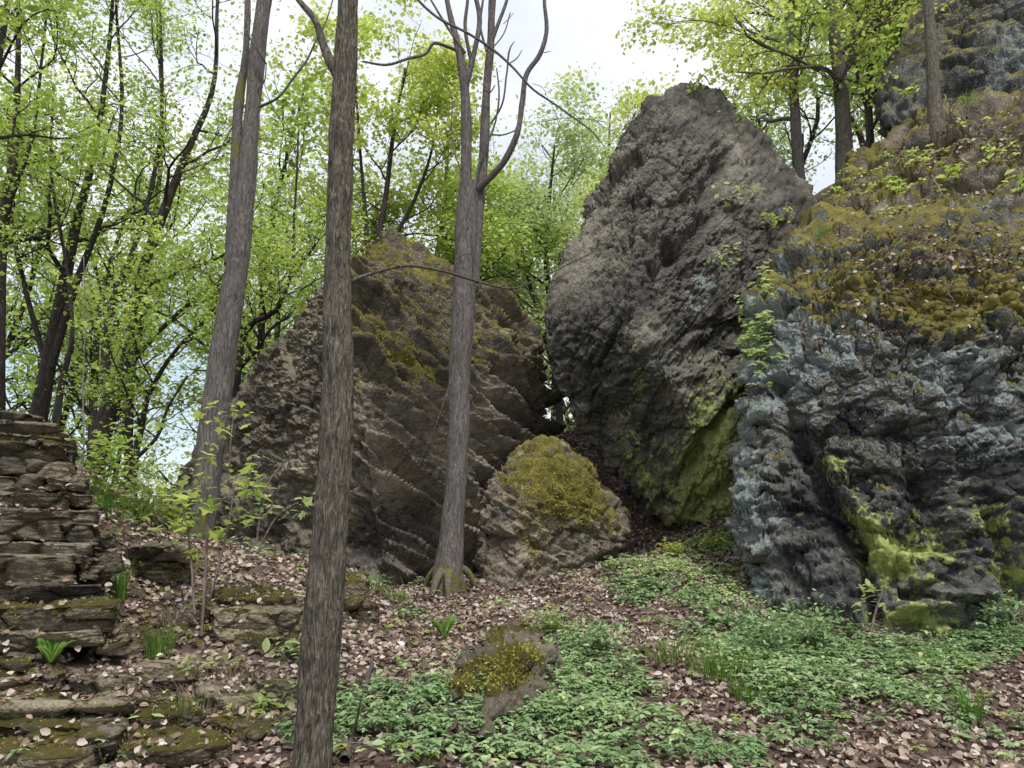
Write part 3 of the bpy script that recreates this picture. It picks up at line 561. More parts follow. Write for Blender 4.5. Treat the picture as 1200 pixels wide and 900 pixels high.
class Tree:
    def __init__(s, seed): s.r = np.random.RandomState(seed); s.a = Acc(); s.tips = []
    def grow(s, p, d, L, r, lev, maxlev, up=.06, wig=.2, leafy=True, sides=(8, 6, 4, 3, 3), kids=(0, 5, 4, 3, 2), droop=0):
        n = 6 if lev < maxlev else 4; pts = [np.array(p, float)]; d = np.array(d, float); d /= np.linalg.norm(d); ds = [d]
        for i in range(n):
            d = d + s.r.normal(0, wig, 3)*(.8 if lev < 2 else 1.1) + np.array((0, 0, up-droop*lev)); d /= np.linalg.norm(d); pts.append(pts[-1]+d*L/n); ds.append(d)
        rad = np.linspace(r, r*.38 if lev < maxlev else max(r*.25, .0015), n+1)
        s.a.tube(pts, rad, sides[min(lev, 4)])
        if lev < maxlev:
            for k in range(kids[min(lev, 4)]):
                t = .22+.78*(k+s.r.rand())/kids[min(lev, 4)]; i = min(int(t*n), n-1); q = pts[i]+(pts[i+1]-pts[i])*(t*n-i) if i < n else pts[-1]
                side = np.cross(ds[i], s.r.normal(0, 1, 3)); side /= max(np.linalg.norm(side), 1e-6)
                side[2] *= .6
                nd = ds[i]*.75 + side*.85
                s.grow(q, nd, L*(.42+.25*s.r.rand())*(1.1-.35*t), rad[i]*.6, lev+1, maxlev, up, wig, leafy, sides, kids, droop)
        if leafy and lev >= maxlev-1:
            for i in range(1 if lev == maxlev else 3, n+1): s.tips.append((pts[i], ds[i]))
    def stem(s, lst, sides=16, n=30, disp=0, seed=0, freq=26, mossf=None):
        pts, rad = pixpath(lst, n); s.a.tube(pts, rad, sides, disp, seed, freq, mossf); return pts, rad
    def sprout(s, pts, rad, t0, t1, num, L, maxlev=3, bias=(0, 0, 0), leafy=True, up=.06, wig=.2, rk=.45, kids=(0, 5, 4, 3, 2), droop=0):
        for k in range(num):
            t = t0+(t1-t0)*(k+s.r.rand())/num; i = min(int(t*(len(pts)-1)), len(pts)-2); ax = pts[i+1]-pts[i]; ax /= np.linalg.norm(ax)
            a = s.r.rand()*2*math.pi; side = np.array((math.cos(a), math.sin(a), 0))+np.array(bias)
            s.grow(pts[i], side*.85+ax*.55, L*(.6+.6*s.r.rand())*(1.15-.5*t), min(rad[i]*rk, .045*L/2), 1, maxlev, up, wig, leafy, kids=kids, droop=droop)
    def leaves(s, name, per, size, spread, shape='kite', loc=(0, 0, 0), flat=.55):
        c = np.array([t[0] for t in s.tips]); d = np.array([t[1] for t in s.tips]); c = np.repeat(c, per, 0); d = np.repeat(d, per, 0); n = len(c)
        C = c + s.r.normal(0, spread, (n, 3))*np.array((1, 1, .6)); A = d*.4 + s.r.normal(0, 1, (n, 3))*np.array((1, 1, .5)) + np.array((0, 0, -.25))
        Nn = s.r.normal(0, flat, (n, 3)) + np.array((0, 0, 1)); S = size*(.4+1.1*s.r.rand(n)**1.5)
        tone = np.repeat(s.r.rand(len(s.tips)), per)*.45
        return leaves_mesh(name, C, A, Nn, S, np.clip(tone+.55*s.r.rand(n), 0, 1), shape, loc)
    def finish(s, name, loc, label, cat='tree', bark=None, leafm=None, per=3, size=.1, spread=.12, shape='kite', group=None, crown='crown', flat=.55):
        e = empty(name, loc, label, cat, group); link('trunk', s.a.mesh('trunk', loc), bark, e)
        if leafm and s.tips: link(crown, s.leaves('crown', per, size, spread, shape, loc, flat), leafm, e)
        return e

# foreground tree with furrowed bark
gz = lambda x, y: float(H(x, y)[0])
base_moss = lambda c, r, k=1.0: (lambda v: k*np.exp(-((v[:, 2]-c)/r)**2))
t = Tree(1)
pp_, rr_ = t.stem([(362, 1010, 4.2, 60), (366, 900, 4.2, 50), (380, 700, 4.2, 47), (393, 520, 4.2, 44), (396, 400, 4.2, 40), (396, 300, 4.2, 36), (401, 150, 4.2, 35), (408, 0, 4.2, 32), (415, -200, 4.2, 28), (420, -450, 4.2, 18)], 72, 420, .016, 3, 60)
a_, b_ = t.stem([(397, 90, 4.2, 20), (384, 66, 4.2, 16), (368, 22, 4.22, 12), (350, 0, 4.25, 10), (330, -40, 4.3, 9), (290, -120, 4.4, 6)], 16, 40, .004, 5, 60)
t.stem([(404, 332, 4.2, 7), (430, 322, 4.3, 5), (470, 312, 4.4, 4.5), (520, 318, 4.6, 4), (560, 330, 4.7, 3.4), (600, 338, 4.8, 2.8), (640, 322, 4.9, 2.2), (690, 298, 5, 1.6), (720, 285, 5.1, 1)], 8, 50)
for q in ([(612, 336, 4.83, 2), (625, 345, 4.85, 1.5), (640, 348, 4.9, 1)], [(520, 318, 4.6, 2), (540, 300, 4.6, 1.3), (560, 296, 4.6, .9)], [(600, 338, 4.8, 2), (580, 318, 4.8, 1.4), (570, 310, 4.8, 1)]): t.stem(q, 5, 12)
t.finish('foreground_tree', (P(362, 1000, 4.2)[0], 4.2, gz(P(362, 1000, 4.2)[0], 4.2)), 'nearest tree trunk with deeply furrowed brown bark left of centre', bark=M_BARK_F)

# slim grey tree in front of the layered boulder
t = Tree(2); b = P(525, 675, 9.6)
mf = base_moss(P(525, 680, 9.6)[2], .25, .62)
t.stem([(522, 710, 9.6, 48), (524, 682, 9.6, 40), (527, 655, 9.6, 35), (532, 600, 9.6, 30), (537, 500, 9.6, 30), (541, 400, 9.6, 32), (546, 300, 9.6, 33), (548, 240, 9.6, 32), (550, 215, 9.6, 30)], 40, 200, .012, 13, 40, mf)
t.stem([(545, 330, 9.55, 22), (546, 270, 9.55, 18), (546, 200, 9.55, 17), (546, 130, 9.55, 16), (543, 90, 9.55, 14), (536, 50, 9.55, 11), (528, 20, 9.6, 9), (520, -20, 9.6, 8), (500, -120, 9.6, 5)], 16, 70, .005, 14, 40)
t.stem([(554, 330, 9.62, 20), (560, 250, 9.65, 17), (567, 180, 9.65, 15), (570, 110, 9.65, 13), (575, 50, 9.65, 12), (577, 0, 9.65, 11), (585, -100, 9.65, 8)], 16, 70, .005, 15, 40)
t.stem([(546, 100, 9.55, 10), (556, 60, 9.5, 8), (562, 20, 9.5, 8), (556, -10, 9.5, 7), (550, -90, 9.5, 5)], 12, 30)
t.stem([(552, 72, 9.55, 6), (545, 30, 9.5, 6), (548, 0, 9.5, 5), (545, -60, 9.5, 4)], 10, 20)
t.stem([(572, 60, 9.65, 7), (583, 30, 9.6, 6), (594, 0, 9.6, 5), (600, -50, 9.6, 4)], 10, 20)
t.stem([(552, 228, 9.6, 14), (570, 212, 9.5, 11), (590, 190, 9.4, 10), (605, 160, 9.3, 9), (612, 120, 9.3, 9), (618, 85, 9.3, 8), (632, 65, 9.3, 8), (640, 40, 9.3, 7), (638, 0, 9.3, 6), (642, -60, 9.3, 4)], 12, 60, .003, 16, 50)
t.stem([(543, 62, 9.55, 6), (525, 55, 9.5, 5), (508, 51, 9.4, 5), (500, 62, 9.4, 5), (480, 68, 9.3, 4.5), (452, 76, 9.2, 4), (425, 72, 9.1, 3)], 8, 40)
t.stem([(470, -30, 9.2, 4), (490, 0, 9.2, 4), (512, 20, 9.2, 4), (550, 40, 9.2, 4), (580, 60, 9.2, 4), (600, 78, 9.2, 3.6), (625, 105, 9.2, 3.4), (650, 122, 9.2, 3), (678, 142, 9.2, 2.6), (695, 155, 9.2, 2), (708, 172, 9.2, 1.2)], 6, 50)
for q in ([(575, 145, 9.6, 3), (585, 130, 9.5, 3), (594, 85, 9.5, 3), (600, 52, 9.5, 2), (603, 48, 9.5, 1)], [(596, 75, 9.5, 2), (606, 68, 9.5, 2), (612, 58, 9.5, 1)], [(553, 240, 9.5, 6), (562, 190, 9.5, 4), (580, 145, 9.5, 3), (585, 110, 9.5, 3), (582, 80, 9.5, 2)],
          [(576, 158, 9.6, 3), (590, 158, 9.5, 2.4), (604, 153, 9.4, 2)], [(640, 142, 9.2, 1.2), (665, 138, 9.2, 1), (690, 140, 9.2, .9), (720, 145, 9.2, .7)], [(624, 98, 9.2, 1), (635, 102, 9.2, 1), (642, 115, 9.2, .7)], [(567, 105, 9.5, 3), (574, 108, 9.5, 2.6), (580, 100, 9.5, 2)],
          [(637, 62, 9.3, 1.6), (645, 60, 9.3, 1)], [(540, 200, 9.5, 2), (530, 170, 9.5, 2), (527, 105, 9.5, 1.4), (520, 90, 9.5, 1)], [(548, 380, 9.5, 1.4), (555, 300, 9.45, 1.4), (552, 270, 9.45, 1.2)], [(490, 545, 9.5, 1), (510, 500, 9.4, 1.2), (530, 440, 9.4, 1.4)]): t.stem(q, 5, 14)
for q in ([(598, 15, 9.5, 2), (590, 40, 9.5, 2), (572, 62, 9.5, 2.2)], [(590, 28, 9.5, 1.2), (598, 20, 9.5, 1), (602, 15, 9.5, .8)], [(505, 0, 9.5, 3), (520, 25, 9.5, 4), (545, 62, 9.5, 5)], [(566, 0, 9.5, 4), (563, 30, 9.5, 4), (570, 60, 9.5, 4)]): t.stem(q, 6, 14)
for k, (sx, sy) in enumerate([(495, 690), (505, 700), (545, 695), (560, 688), (525, 705)]):
    g = pix_ground(sx, sy); q0 = P(525, 662, 9.6); pts = smooth_path([q0, (q0*.4+g*.6)+np.array((0, 0, .08)), g-np.array((0, 0, .05))], 14); t.a.tube(pts, np.linspace(.075, .02, 14), 10, .006, 3, 30, mf)
t.finish('bare_grey_tree', (b[0], b[1], gz(b[0], b[1])), 'leafless grey tree with forked stems in front of the layered boulder', bark=M_BARK_G)

# leaning double tree on the left bank
t = Tree(3); b = P(228, 640, 8.3)
mf = lambda v: (lambda q: .85*blob(q[0], q[1], 281, 110, 16, 20) + .85*blob(q[0], q[1], 275, 175, 8, 14) + .6*blob(q[0], q[1], 232, 620, 30, 25))(proj(v))
t.stem([(222, 665, 8.3, 50), (228, 640, 8.3, 42), (238, 590, 8.3, 38), (247, 520, 8.3, 37), (258, 440, 8.3, 36), (268, 370, 8.3, 33), (279, 300, 8.3, 31), (288, 220, 8.3, 26), (297, 120, 8.3, 23), (303, 50, 8.3, 24), (310, 0, 8.3, 22), (325, -150, 8.3, 17), (330, -400, 8.3, 8)], 40, 260, .010, 23, 45, mf)
t.stem([(270, 310, 8.35, 20), (275, 240, 8.35, 18), (277, 180, 8.35, 17), (281, 110, 8.35, 14), (286, 80, 8.35, 11), (290, 20, 8.35, 9), (288, -60, 8.4, 6)], 20, 90, .007, 24, 45, mf)
for q in ([(305, 125, 8.3, 5), (325, 115, 8.2, 4), (345, 90, 8.2, 4), (360, 70, 8.2, 3.4), (370, 48, 8.2, 3), (380, 30, 8.2, 2.4), (390, 0, 8.2, 2)], [(312, 75, 8.2, 3), (303, 60, 8.1, 3), (293, 45, 8.1, 3), (292, 10, 8.1, 3), (288, -20, 8.1, 3)], [(250, 190, 8.3, 1.6), (290, 120, 8.3, 2), (310, 95, 8.2, 2), (312, 75, 8.2, 2)]): t.stem(q, 7, 20)
t.finish('leaning_double_tree', (b[0], b[1], gz(b[0], b[1])), 'grey tree with two joined leaning stems on the left bank', bark=M_BARK_G)

# dark leafy trees of the left wood
def wood_tree(seed, stems, label, name='leafy_tree', spr=(.35, 1, 10, 2.3), per=4, size=.07, spread=.15, leafm=M_LEAF, bark=M_BARK_D, shape='kite', kids=(0, 5, 4, 3, 2), group='leafy trees in the wood on the left', maxlev=3, bias=(0, 0, 0), flat=.55):
    t = Tree(seed)
    for i, st_ in enumerate(stems):
        pp, rd = t.stem(st_, 12, 30); f = 1 if i == 0 else .6
        t.sprout(pp, rd, spr[0], spr[1], int(spr[2]*f), spr[3]*f**.5, maxlev, kids=kids, bias=bias)
    b0 = P(*stems[0][0][:3])
    return t.finish(name, (b0[0], b0[1], gz(b0[0], b0[1])), label, bark=bark, leafm=leafm, per=per, size=size, spread=spread, shape=shape, group=group, flat=flat)
wood_tree(11, [[(100, 590, 11.5, 30), (112, 545, 11.5, 27), (130, 470, 11.4, 24), (148, 430, 11.3, 22), (160, 380, 11.2, 19), (168, 320, 11.1, 17), (195, 240, 11, 13), (225, 165, 11, 10), (245, 120, 11, 8), (255, 0, 11, 5), (262, -80, 11, 3)],
               [(128, 480, 11.4, 12), (125, 450, 11.4, 12), (124, 400, 11.5, 11), (133, 350, 11.5, 10), (150, 310, 11.5, 8), (185, 180, 11.6, 6), (188, 0, 11.6, 4)],
               [(150, 430, 11.3, 9), (175, 400, 11.2, 8), (200, 375, 11, 6), (235, 345, 10.8, 5), (265, 330, 10.7, 3)]], 'thick dark tree curving right, nearest left of the leaning double tree')
wood_tree(12, [[(36, 540, 12.5, 26), (45, 490, 12.5, 24), (58, 420, 12.4, 20), (72, 350, 12.3, 18), (90, 260, 12.2, 13), (108, 190, 12, 10), (125, 80, 12, 7), (135, -40, 12, 4)],
               [(60, 430, 12.4, 12), (90, 330, 12.2, 10), (120, 250, 12.1, 8), (140, 160, 12, 6), (136, 0, 12, 4)],
               [(55, 430, 12.4, 9), (30, 340, 12.6, 7), (12, 250, 12.6, 6), (10, 160, 12.6, 4)]], 'dark forked tree rising above the top of the slab outcrop')
wood_tree(13, [[(66, 560, 10.4, 12), (66, 500, 10.4, 11), (72, 450, 10.4, 9), (84, 400, 10.3, 6), (80, 330, 10.3, 5), (60, 200, 10.3, 4), (62, 100, 10.3, 2)]], 'thin dark sapling right beside the slab outcrop', spr=(.3, 1, 8, 1.5))
wood_tree(14, [[(157, 600, 10.4, 10), (158, 540, 10.4, 9), (166, 500, 10.4, 8), (172, 470, 10.4, 7), (192, 430, 10.4, 6), (215, 400, 10.3, 5), (245, 370, 10.3, 4), (270, 300, 10.3, 3)],
               [(157, 540, 10.4, 6), (185, 510, 10.4, 5), (196, 480, 10.4, 4), (220, 440, 10.4, 3)]], 'slender dark tree bending right in front of the open sky gap', spr=(.25, 1, 8, 1.5))
wood_tree(15, [[(-6, 560, 11, 26), (-4, 400, 11, 22), (2, 270, 11, 18), (14, 200, 11, 13), (20, 110, 11, 9), (22, 0, 11, 6), (24, -100, 11, 3)],
               [(6, 250, 11, 9), (35, 170, 10.9, 6), (50, 60, 10.8, 4), (60, -40, 10.8, 3)]], 'dark tree cut by the left picture edge')
wood_tree(16, [[(262, 620, 15, 14), (272, 480, 15, 14), (280, 420, 15, 13), (284, 395, 15, 11), (300, 375, 14.8, 9), (320, 368, 14.6, 8), (335, 340, 14.5, 6), (345, 250, 14.5, 4), (350, 150, 14.5, 3)],
               [(282, 430, 15, 7), (300, 410, 14.8, 6), (318, 385, 14.7, 4), (340, 370, 14.6, 3)]], 'dark bent tree behind the left shoulder of the layered boulder', spr=(.35, 1, 12, 3))
wood_tree(17, [[(150, 600, 14, 12), (152, 480, 14, 11), (160, 380, 14, 10), (178, 280, 14, 8), (190, 160, 14, 6), (185, 40, 14, 4), (180, -60, 14, 3)]], 'straight slim tree between the two thickest dark trees', spr=(.25, 1, 12, 2.6))
wood_tree(18, [[(-40, 560, 8.5, 22), (-30, 300, 8.4, 18), (-10, 120, 8.3, 12), (10, 0, 8.2, 8), (30, -120, 8.2, 4)]], 'overhanging tree just beyond the upper left corner', spr=(.45, 1, 10, 2.2), size=.09)
# yellow-green and pale trees behind the boulders
wood_tree(21, [[(432, 420, 17.5, 12), (440, 300, 17.5, 10), (452, 230, 17.5, 8), (462, 150, 17.5, 6), (475, 80, 17.5, 3)],
               [(434, 330, 17.5, 8), (428, 250, 17.5, 6), (420, 150, 17.5, 4), (415, 60, 17.5, 3)],
               [(440, 310, 17.5, 8), (478, 250, 17.5, 6), (505, 180, 17.5, 4), (515, 110, 17.5, 2)]], 'yellow-green tree behind the peak of the layered boulder', spr=(.1, 1, 11, 2.6), leafm=M_LEAFY, size=.12, spread=.24, per=8, group='trees behind the boulders')
wood_tree(22, [[(540, 470, 20, 10), (510, 330, 20, 9), (520, 250, 20, 7), (525, 170, 20, 4)], [(535, 400, 20, 8), (560, 300, 20, 6), (580, 240, 20, 3)]], 'dense green tree showing between the bare grey tree and layered boulder', spr=(.1, 1, 11, 2.6), leafm=M_LEAF, size=.12, spread=.24, per=7, group='trees behind the boulders')
wood_tree(23, [[(660, 560, 22, 12), (650, 400, 22, 10), (640, 300, 22, 8), (645, 220, 22, 5), (650, 170, 22, 3)], [(655, 450, 22, 8), (620, 330, 22, 6), (600, 230, 22, 4)]], 'pale green tree filling the gap between the two big boulders', spr=(.1, 1, 14, 3.3), leafm=M_LEAFP, size=.13, spread=.3, per=9, group='trees behind the boulders')
# trees at the top right
t = Tree(31); b = P(990, 225, 14.4)
pp, rd = t.stem([(990, 240, 14.4, 30), (990, 200, 14.4, 26), (988, 150, 14.4, 23), (984, 90, 14.4, 20), (976, 30, 14.4, 17), (968, -40, 14.4, 14), (960, -160, 14.4, 9)], 20, 90, .01, 33, 40)
t.sprout(pp, rd, .35, 1, 12, 3.0, 3)
for q, L in (([(982, 95, 14.3, 9), (970, 82, 14, 6), (930, 80, 13.6, 4.5), (890, 86, 13.2, 3.5), (858, 84, 13, 2)], 1.1), ([(978, 105, 14.3, 8), (990, 85, 13.9, 5), (998, 50, 13.7, 4), (1003, 10, 13.6, 3.5), (985, 0, 13.5, 3)], 1.1), ([(960, 83, 13.9, 5), (925, 65, 13.5, 4), (880, 45, 13.1, 3), (860, 20, 12.9, 2)], 1.3), ([(900, 55, 13.2, 2.4), (850, 30, 12.8, 2), (800, 25, 12.4, 1.6), (780, 30, 12.3, 1)], 1.2)):
    pp, rd = t.stem(q, 7, 24); t.sprout(pp, rd, .15, 1, 9, L, 2, rk=.6)
t.finish('maple_tree', (b[0], b[1], gz(b[0], b[1])), 'sturdy maple spreading yellow-green branches above the tall boulder', bark=M_BARK_D if 0 else M_BARK_F, leafm=M_LEAFY, per=4, size=.10, spread=.15, shape='kite')
t = Tree(32); b = P(937, 240, 14.8)
pp, rd = t.stem([(940, 260, 14.8, 20), (936, 200, 14.8, 18), (931, 120, 14.8, 15), (927, 40, 14.8, 14), (925, -60, 14.8, 10)], 16, 60, .008, 34, 40)
t.sprout(pp, rd, .3, 1, 10, 2.2, 3)
t.finish('slim_tree', (b[0], b[1], gz(b[0], b[1])), 'slim grey-brown tree just right of the tall boulder top', bark=M_BARK_G, leafm=M_LEAF, per=3, size=.12, spread=.15)
t = Tree(33); b = P(1096, 150, 12.0)
t.stem([(1106, 215, 12, 46), (1102, 180, 12, 32), (1097, 145, 12, 24), (1094, 110, 12, 20), (1092, 60, 12, 18), (1087, 0, 12, 15), (1078, -100, 12, 12), (1070, -250, 12, 6)], 24, 90, .007, 35, 45)
t.finish('cliff_top_tree', (b[0], b[1], b[2]-.2), 'slender bare trunk growing on the mossy cliff ledge', bark=M_BARK_F)
wood_tree(34, [[(1022, 200, 19, 12), (1018, 120, 19, 11), (1022, 50, 19, 9), (1030, -40, 19, 6)], [(1020, 140, 19, 7), (1005, 90, 19, 5), (1000, 20, 19, 4)]], 'dark thin forked tree between the maple and the upper cliff', spr=(.2, 1, 12, 2.8), leafm=M_LEAF, size=.15, spread=.25, per=4, group='trees behind the boulders')

# shared background trees: four kinds, copied
protos = []
for k in range(5):
    t = Tree(100+k); r = np.random.RandomState(50+k); h = 11.5
    pts = smooth_path([(0, 0, -.5), (r.normal(0, .2), r.normal(0, .2), 3.5), (r.normal(0, .5), r.normal(0, .5), 7), (r.normal(0, .8), r.normal(0, .8), h)], 16)
    rad = np.linspace(.15, .03, 16); t.a.tube(pts, rad, 8)
    t.sprout(pts, rad, .22, 1, 16, 3.4, 3, kids=(0, 5, 4, 3, 2))
    e = empty('background_tree', (0, 0, 0), '', 'tree', 'background trees'); link('trunk', t.a.mesh('trunk'), M_BARK_D, e)
    link('crown', t.leaves('crown', 2 if k < 4 else 3, .16, .28), [M_LEAF, M_LEAFP, M_LEAF, M_LEAFP, M_LEAFY][k], e); protos.append(e)
spots = []   # px at base, Y, prototype, scale, label, group
LL = 'green tree deep in the wood on the left'; LM = 'pale green tree far behind the boulders'; LR = 'leafy tree on the hill behind the cliff'
rb = random.Random(8)
for i in range(19): spots.append((rb.uniform(-120, 150) if i % 3 else rb.uniform(230, 400), rb.uniform(17, 34), rb.choice((0, 2, 1, 0)), rb.uniform(.9, 1.3), LL, 'background trees of the left wood'))
for i in range(15): spots.append((rb.uniform(420, 720), rb.uniform(27, 48), rb.choice((1, 3, 1, 4)), rb.uniform(.95, 1.4), LM, 'background trees behind the boulders'))
for i in range(8): spots.append((rb.uniform(930, 1250), rb.uniform(20, 34), rb.choice((0, 2, 3)), rb.uniform(.8, 1.1), LR, 'background trees above the cliff'))
used = set()
for (bx, Y, k, sc, lab, grp) in spots:
    o = protos[k] if k not in used else ground_copy(protos[k]); used.add(k)
    x = (bx-600)/FPX*Y/cp
    o.location = (x, Y, gz(x, Y)); o.rotation_euler = (0, 0, rb.random()*6.28); o.scale = (sc, sc, sc*rb.uniform(.9, 1.15))
    o['label'] = lab; o['group'] = grp

# ------------------------------------------------------------------ leaf litter, ground plants, grass
rs = np.random.RandomState(77)
def ground_points(n, x0, x1, y0, y1):
    x = rs.uniform(x0, x1, n); y = rs.uniform(y0, y1, n); z = H(x, y)
    e = .05; nx_ = -(H0(x+e, y)-H0(x-e, y))/(2*e); ny_ = -(H0(x, y+e)-H0(x, y-e))/(2*e)
    N = np.stack([nx_, ny_, np.ones(n)], 1); N /= np.linalg.norm(N, axis=1)[:, None]
    V = np.stack([x, y, z], 1); px, py = proj(V); return V, N, px, py
def green_mask(px, py):
    g = 1.1*blob(px, py, 480, 860, 90, 60) + 1.2*blob(px, py, 660, 850, 120, 65) + .9*blob(px, py, 690, 790, 70, 40) + 1.1*blob(px, py, 1020, 800, 140, 40, -8) + 1.0*blob(px, py, 900, 760, 110, 38) + 1.0*blob(px, py, 1180, 745, 70, 40)
    g += 1.1*blob(px, py, 860, 885, 100, 30) + .75*blob(px, py, 800, 680, 80, 40) + .9*blob(px, py, 730, 700, 60, 40)*.6 + .8*blob(px, py, 830, 640, 40, 18) + .6*blob(px, py, 500, 720, 50, 25)*.5 + .7*blob(px, py, 350, 880, 50, 30) + .6*blob(px, py, 1150, 880, 60, 30)
    g += .3*blob(px, py, 330, 650, 100, 16)
    g -= .9*blob(px, py, 830, 820, 75, 24, 30) + .5*pseg(px, py, 790, 780, 680, 700, 18) + .7*blob(px, py, 730, 640, 50, 20)
    return g
V, N, px, py = ground_points(240000, -5.5, 6.8, 3.6, 16.5)
gm = green_mask(px, py); nz = fbm(V*1.3, 3, 91); patch = vnoise(V*4, 92)
inview = (px > -80) & (px < 1290) & (py < 960)
dens = np.clip(.85 + .4*patch - .5*np.clip(gm, 0, 1), .1, 1)
dens *= 1-.4*blob(px, py, 740, 640, 60, 22)-.4*blob(px, py, 835, 815, 40, 18)
dens *= np.where(px < 350, .8, 1)
keep = inview & (rs.rand(len(V)) < dens*.8)
C = V[keep]; Nn = N[keep]; n = len(C)
A = rs.normal(0, 1, (n, 3)); A -= Nn*(A*Nn).sum(1)[:, None]*.8
tn = Nn + rs.normal(0, .6, (n, 3)); C = C + Nn*rs.uniform(.0, .035, n)[:, None]
lit = np.clip(rs.beta(1.6, 1.9, n) + .12*patch[keep], 0, 1)
ns = C[:, 1] < 6.6; sz_ = rs.uniform(.03, .068, n)
link('leaf_litter', leaves_mesh('leaf_litter', C[ns], A[ns], tn[ns], sz_[ns], lit[ns], 'curl'), M_DRY, kind='stuff')
link('leaf_litter', leaves_mesh('leaf_litter', C[~ns], A[~ns], tn[~ns], sz_[~ns]*1.15, lit[~ns], 'kite'), M_DRY, kind='stuff')
def plant_patch(name, C, Nn, hgt, leaf, ngrp, nleaf, mat, tone=None, **props):
    """low herbs: short stalks, each ending in a fan of oval leaflets"""
    n = len(C); cc = []; aa = []; nn_ = []; ss = []; rr2 = []; sv = []; 
    tone = rs.rand(n)*.5 if tone is None else tone; psz = rs.uniform(.65, 1.35, n)
    for g in range(ngrp):
        az = rs.rand(n)*6.283; out = np.stack([np.cos(az), np.sin(az), np.zeros(n)], 1); hh = hgt*rs.uniform(.45, 1.1, n)
        top = C + out*(hh*rs.uniform(.15, .6, n))[:, None] + np.array((0, 0, 1))*hh[:, None]
        sv.append((C, top))
        for l in range(nleaf):
            b = az + (l-(nleaf-1)/2)*(2.3/max(nleaf-1, 1)) + rs.normal(0, .15, n); d_ = np.stack([np.cos(b), np.sin(b), rs.normal(-.12, .2, n)], 1)
            cc.append(top); aa.append(d_); nn_.append(rs.normal(0, .22, (n, 3))+np.array((0, 0, 1))); ss.append(leaf*psz*rs.uniform(.75, 1.2, n)); rr2.append(np.clip(tone+rs.rand(n)*.5, 0, 1))
    me = leaves_mesh(name, np.concatenate(cc), np.concatenate(aa), np.concatenate(nn_), np.concatenate(ss), np.concatenate(rr2), 'oval' if props.pop('oval', False) else 'kite')
    return link(name, me, mat, **props)
V, N, px, py = ground_points(110000, -4, 6.8, 3.7, 12.5)
g = green_mask(px, py)*.85 + .38*fbm(V*2.0, 3, 95); inview = (px > -40) & (px < 1260) & (py < 950)
keep = inview & (rs.rand(len(V)) < np.clip((g-.28)*1.3, 0, .9)*.30)
near = V[:, 1] < 7.2
gtone = np.clip(.32+.35*vnoise(V*1.1, 97)+rs.uniform(-.2, .2, len(V)), 0, .6) + .3*blob(px, py, 820, 680, 120, 50)
k1 = keep & near; plant_patch('ground_cover', V[k1], N[k1], .10, .044, 4, 3, M_HERB, gtone[k1], kind='stuff', oval=True)
k2 = keep & ~near; plant_patch('ground_cover', V[k2], N[k2], .11, .05, 3, 3, M_HERB, gtone[k2], kind='stuff')


# leaf litter, herbs and tiny growth lying on the rocks
def surf(V, N, m, n):
    """n random rock-surface points weighted by m, with their normals"""
    p = np.clip(m, 0, None); p = p/p.sum(); k = rs.choice(len(V), n, p=p); return V[k] + rs.normal(0, .012, (n, 3)), N[k]
def litter_on(name, V, N, m, n, parent=None):
    C, Nn = surf(V, N, m, n); A = rs.normal(0, 1, (n, 3)); A -= Nn*(A*Nn).sum(1)[:, None]*.8
    o = link(name, leaves_mesh(name, C + Nn*rs.uniform(0, .03, n)[:, None], A, Nn + rs.normal(0, .5, (n, 3)), rs.uniform(.035, .062, n)*(1+.3*(C[:, 1] > 8)), rs.beta(1.6, 1.9, n), 'curl'), M_DRY, kind='stuff'); return o
M_MOSSF = leaf_material('moss_shoots', [(0, (.10, .09, .022)), (.5, (.26, .24, .05)), (1, (.42, .38, .10))], .2, .7, .1)
def fuzz(parent, V, N, m, n, size=.022):
    C, Nn = surf(V, N, m, n); A = Nn + rs.normal(0, .6, (n, 3)); off = np.array(parent.location[:])
    cl = .5+.5*fbm(C*5, 2, 61)
    o = link('moss', leaves_mesh('moss', C - Nn*.004, A, rs.normal(0, 1, (n, 3)), size*rs.uniform(.6, 1.4, n), np.clip(.45*cl+.6*rs.rand(n), 0, 1), 'kite', off), M_MOSSF, parent); o['kind'] = 'stuff'
fuzz(bpy.data.objects['mossy_boulder'], *MB_, 9000, .022)
fuzz(bpy.data.objects['half_buried_rock'], *HB_, 5000, .022)
fuzz(bpy.data.objects['layered_boulder'], *LB_, 6000, .025)
fuzz(cliff, *CL_, 9000, .02); fuzz(cliff, *ML_, 9000, .024)
SV = np.concatenate([a for a, b, c in SLV]); SN = np.concatenate([b for a, b, c in SLV]); SM = np.concatenate([c for a, b, c in SLV])
fuzz(outcrop, SV, SN, np.clip(SM-.45, 0, 1)*np.clip(SN[:, 2]+.2, 0, 1), 16000, .012)
spx, spy = proj(SV)
litter_on('leaf_litter', SV, SN, np.clip(SN[:, 2]-.5, 0, 1)*(.15+blob(spx, spy, 120, 790, 120, 20)+blob(spx, spy, 20, 600, 60, 20)), 2200)
mpx, mpy = proj(MLV)
litter_on('leaf_litter', MLV, MLN, np.clip(MLN[:, 2]-.15, 0, 1)*(.12+1.2*blob(mpx, mpy, 1090, 290, 90, 26)+.7*blob(mpx, mpy, 980, 290, 50, 18)), 5200)
lpx, lpy = proj(CLV)
litter_on('leaf_litter', CLV, CLN, np.clip(CLN[:, 2], 0, 1)*(lpy < 400)*(.1+1.0*blob(lpx, lpy, 1100, 310, 90, 30)), 1800)
C, Nn = surf(MLV, MLN, np.clip(MLN[:, 2], 0, 1)*(1.0*blob(mpx, mpy, 1040, 225, 60, 28) + .8*blob(mpx, mpy, 990, 262, 40, 16)+.08), 420)
plant_patch('ledge_herbs', C, Nn, .08, .06, 2, 3, M_LEAF, None, kind='stuff')
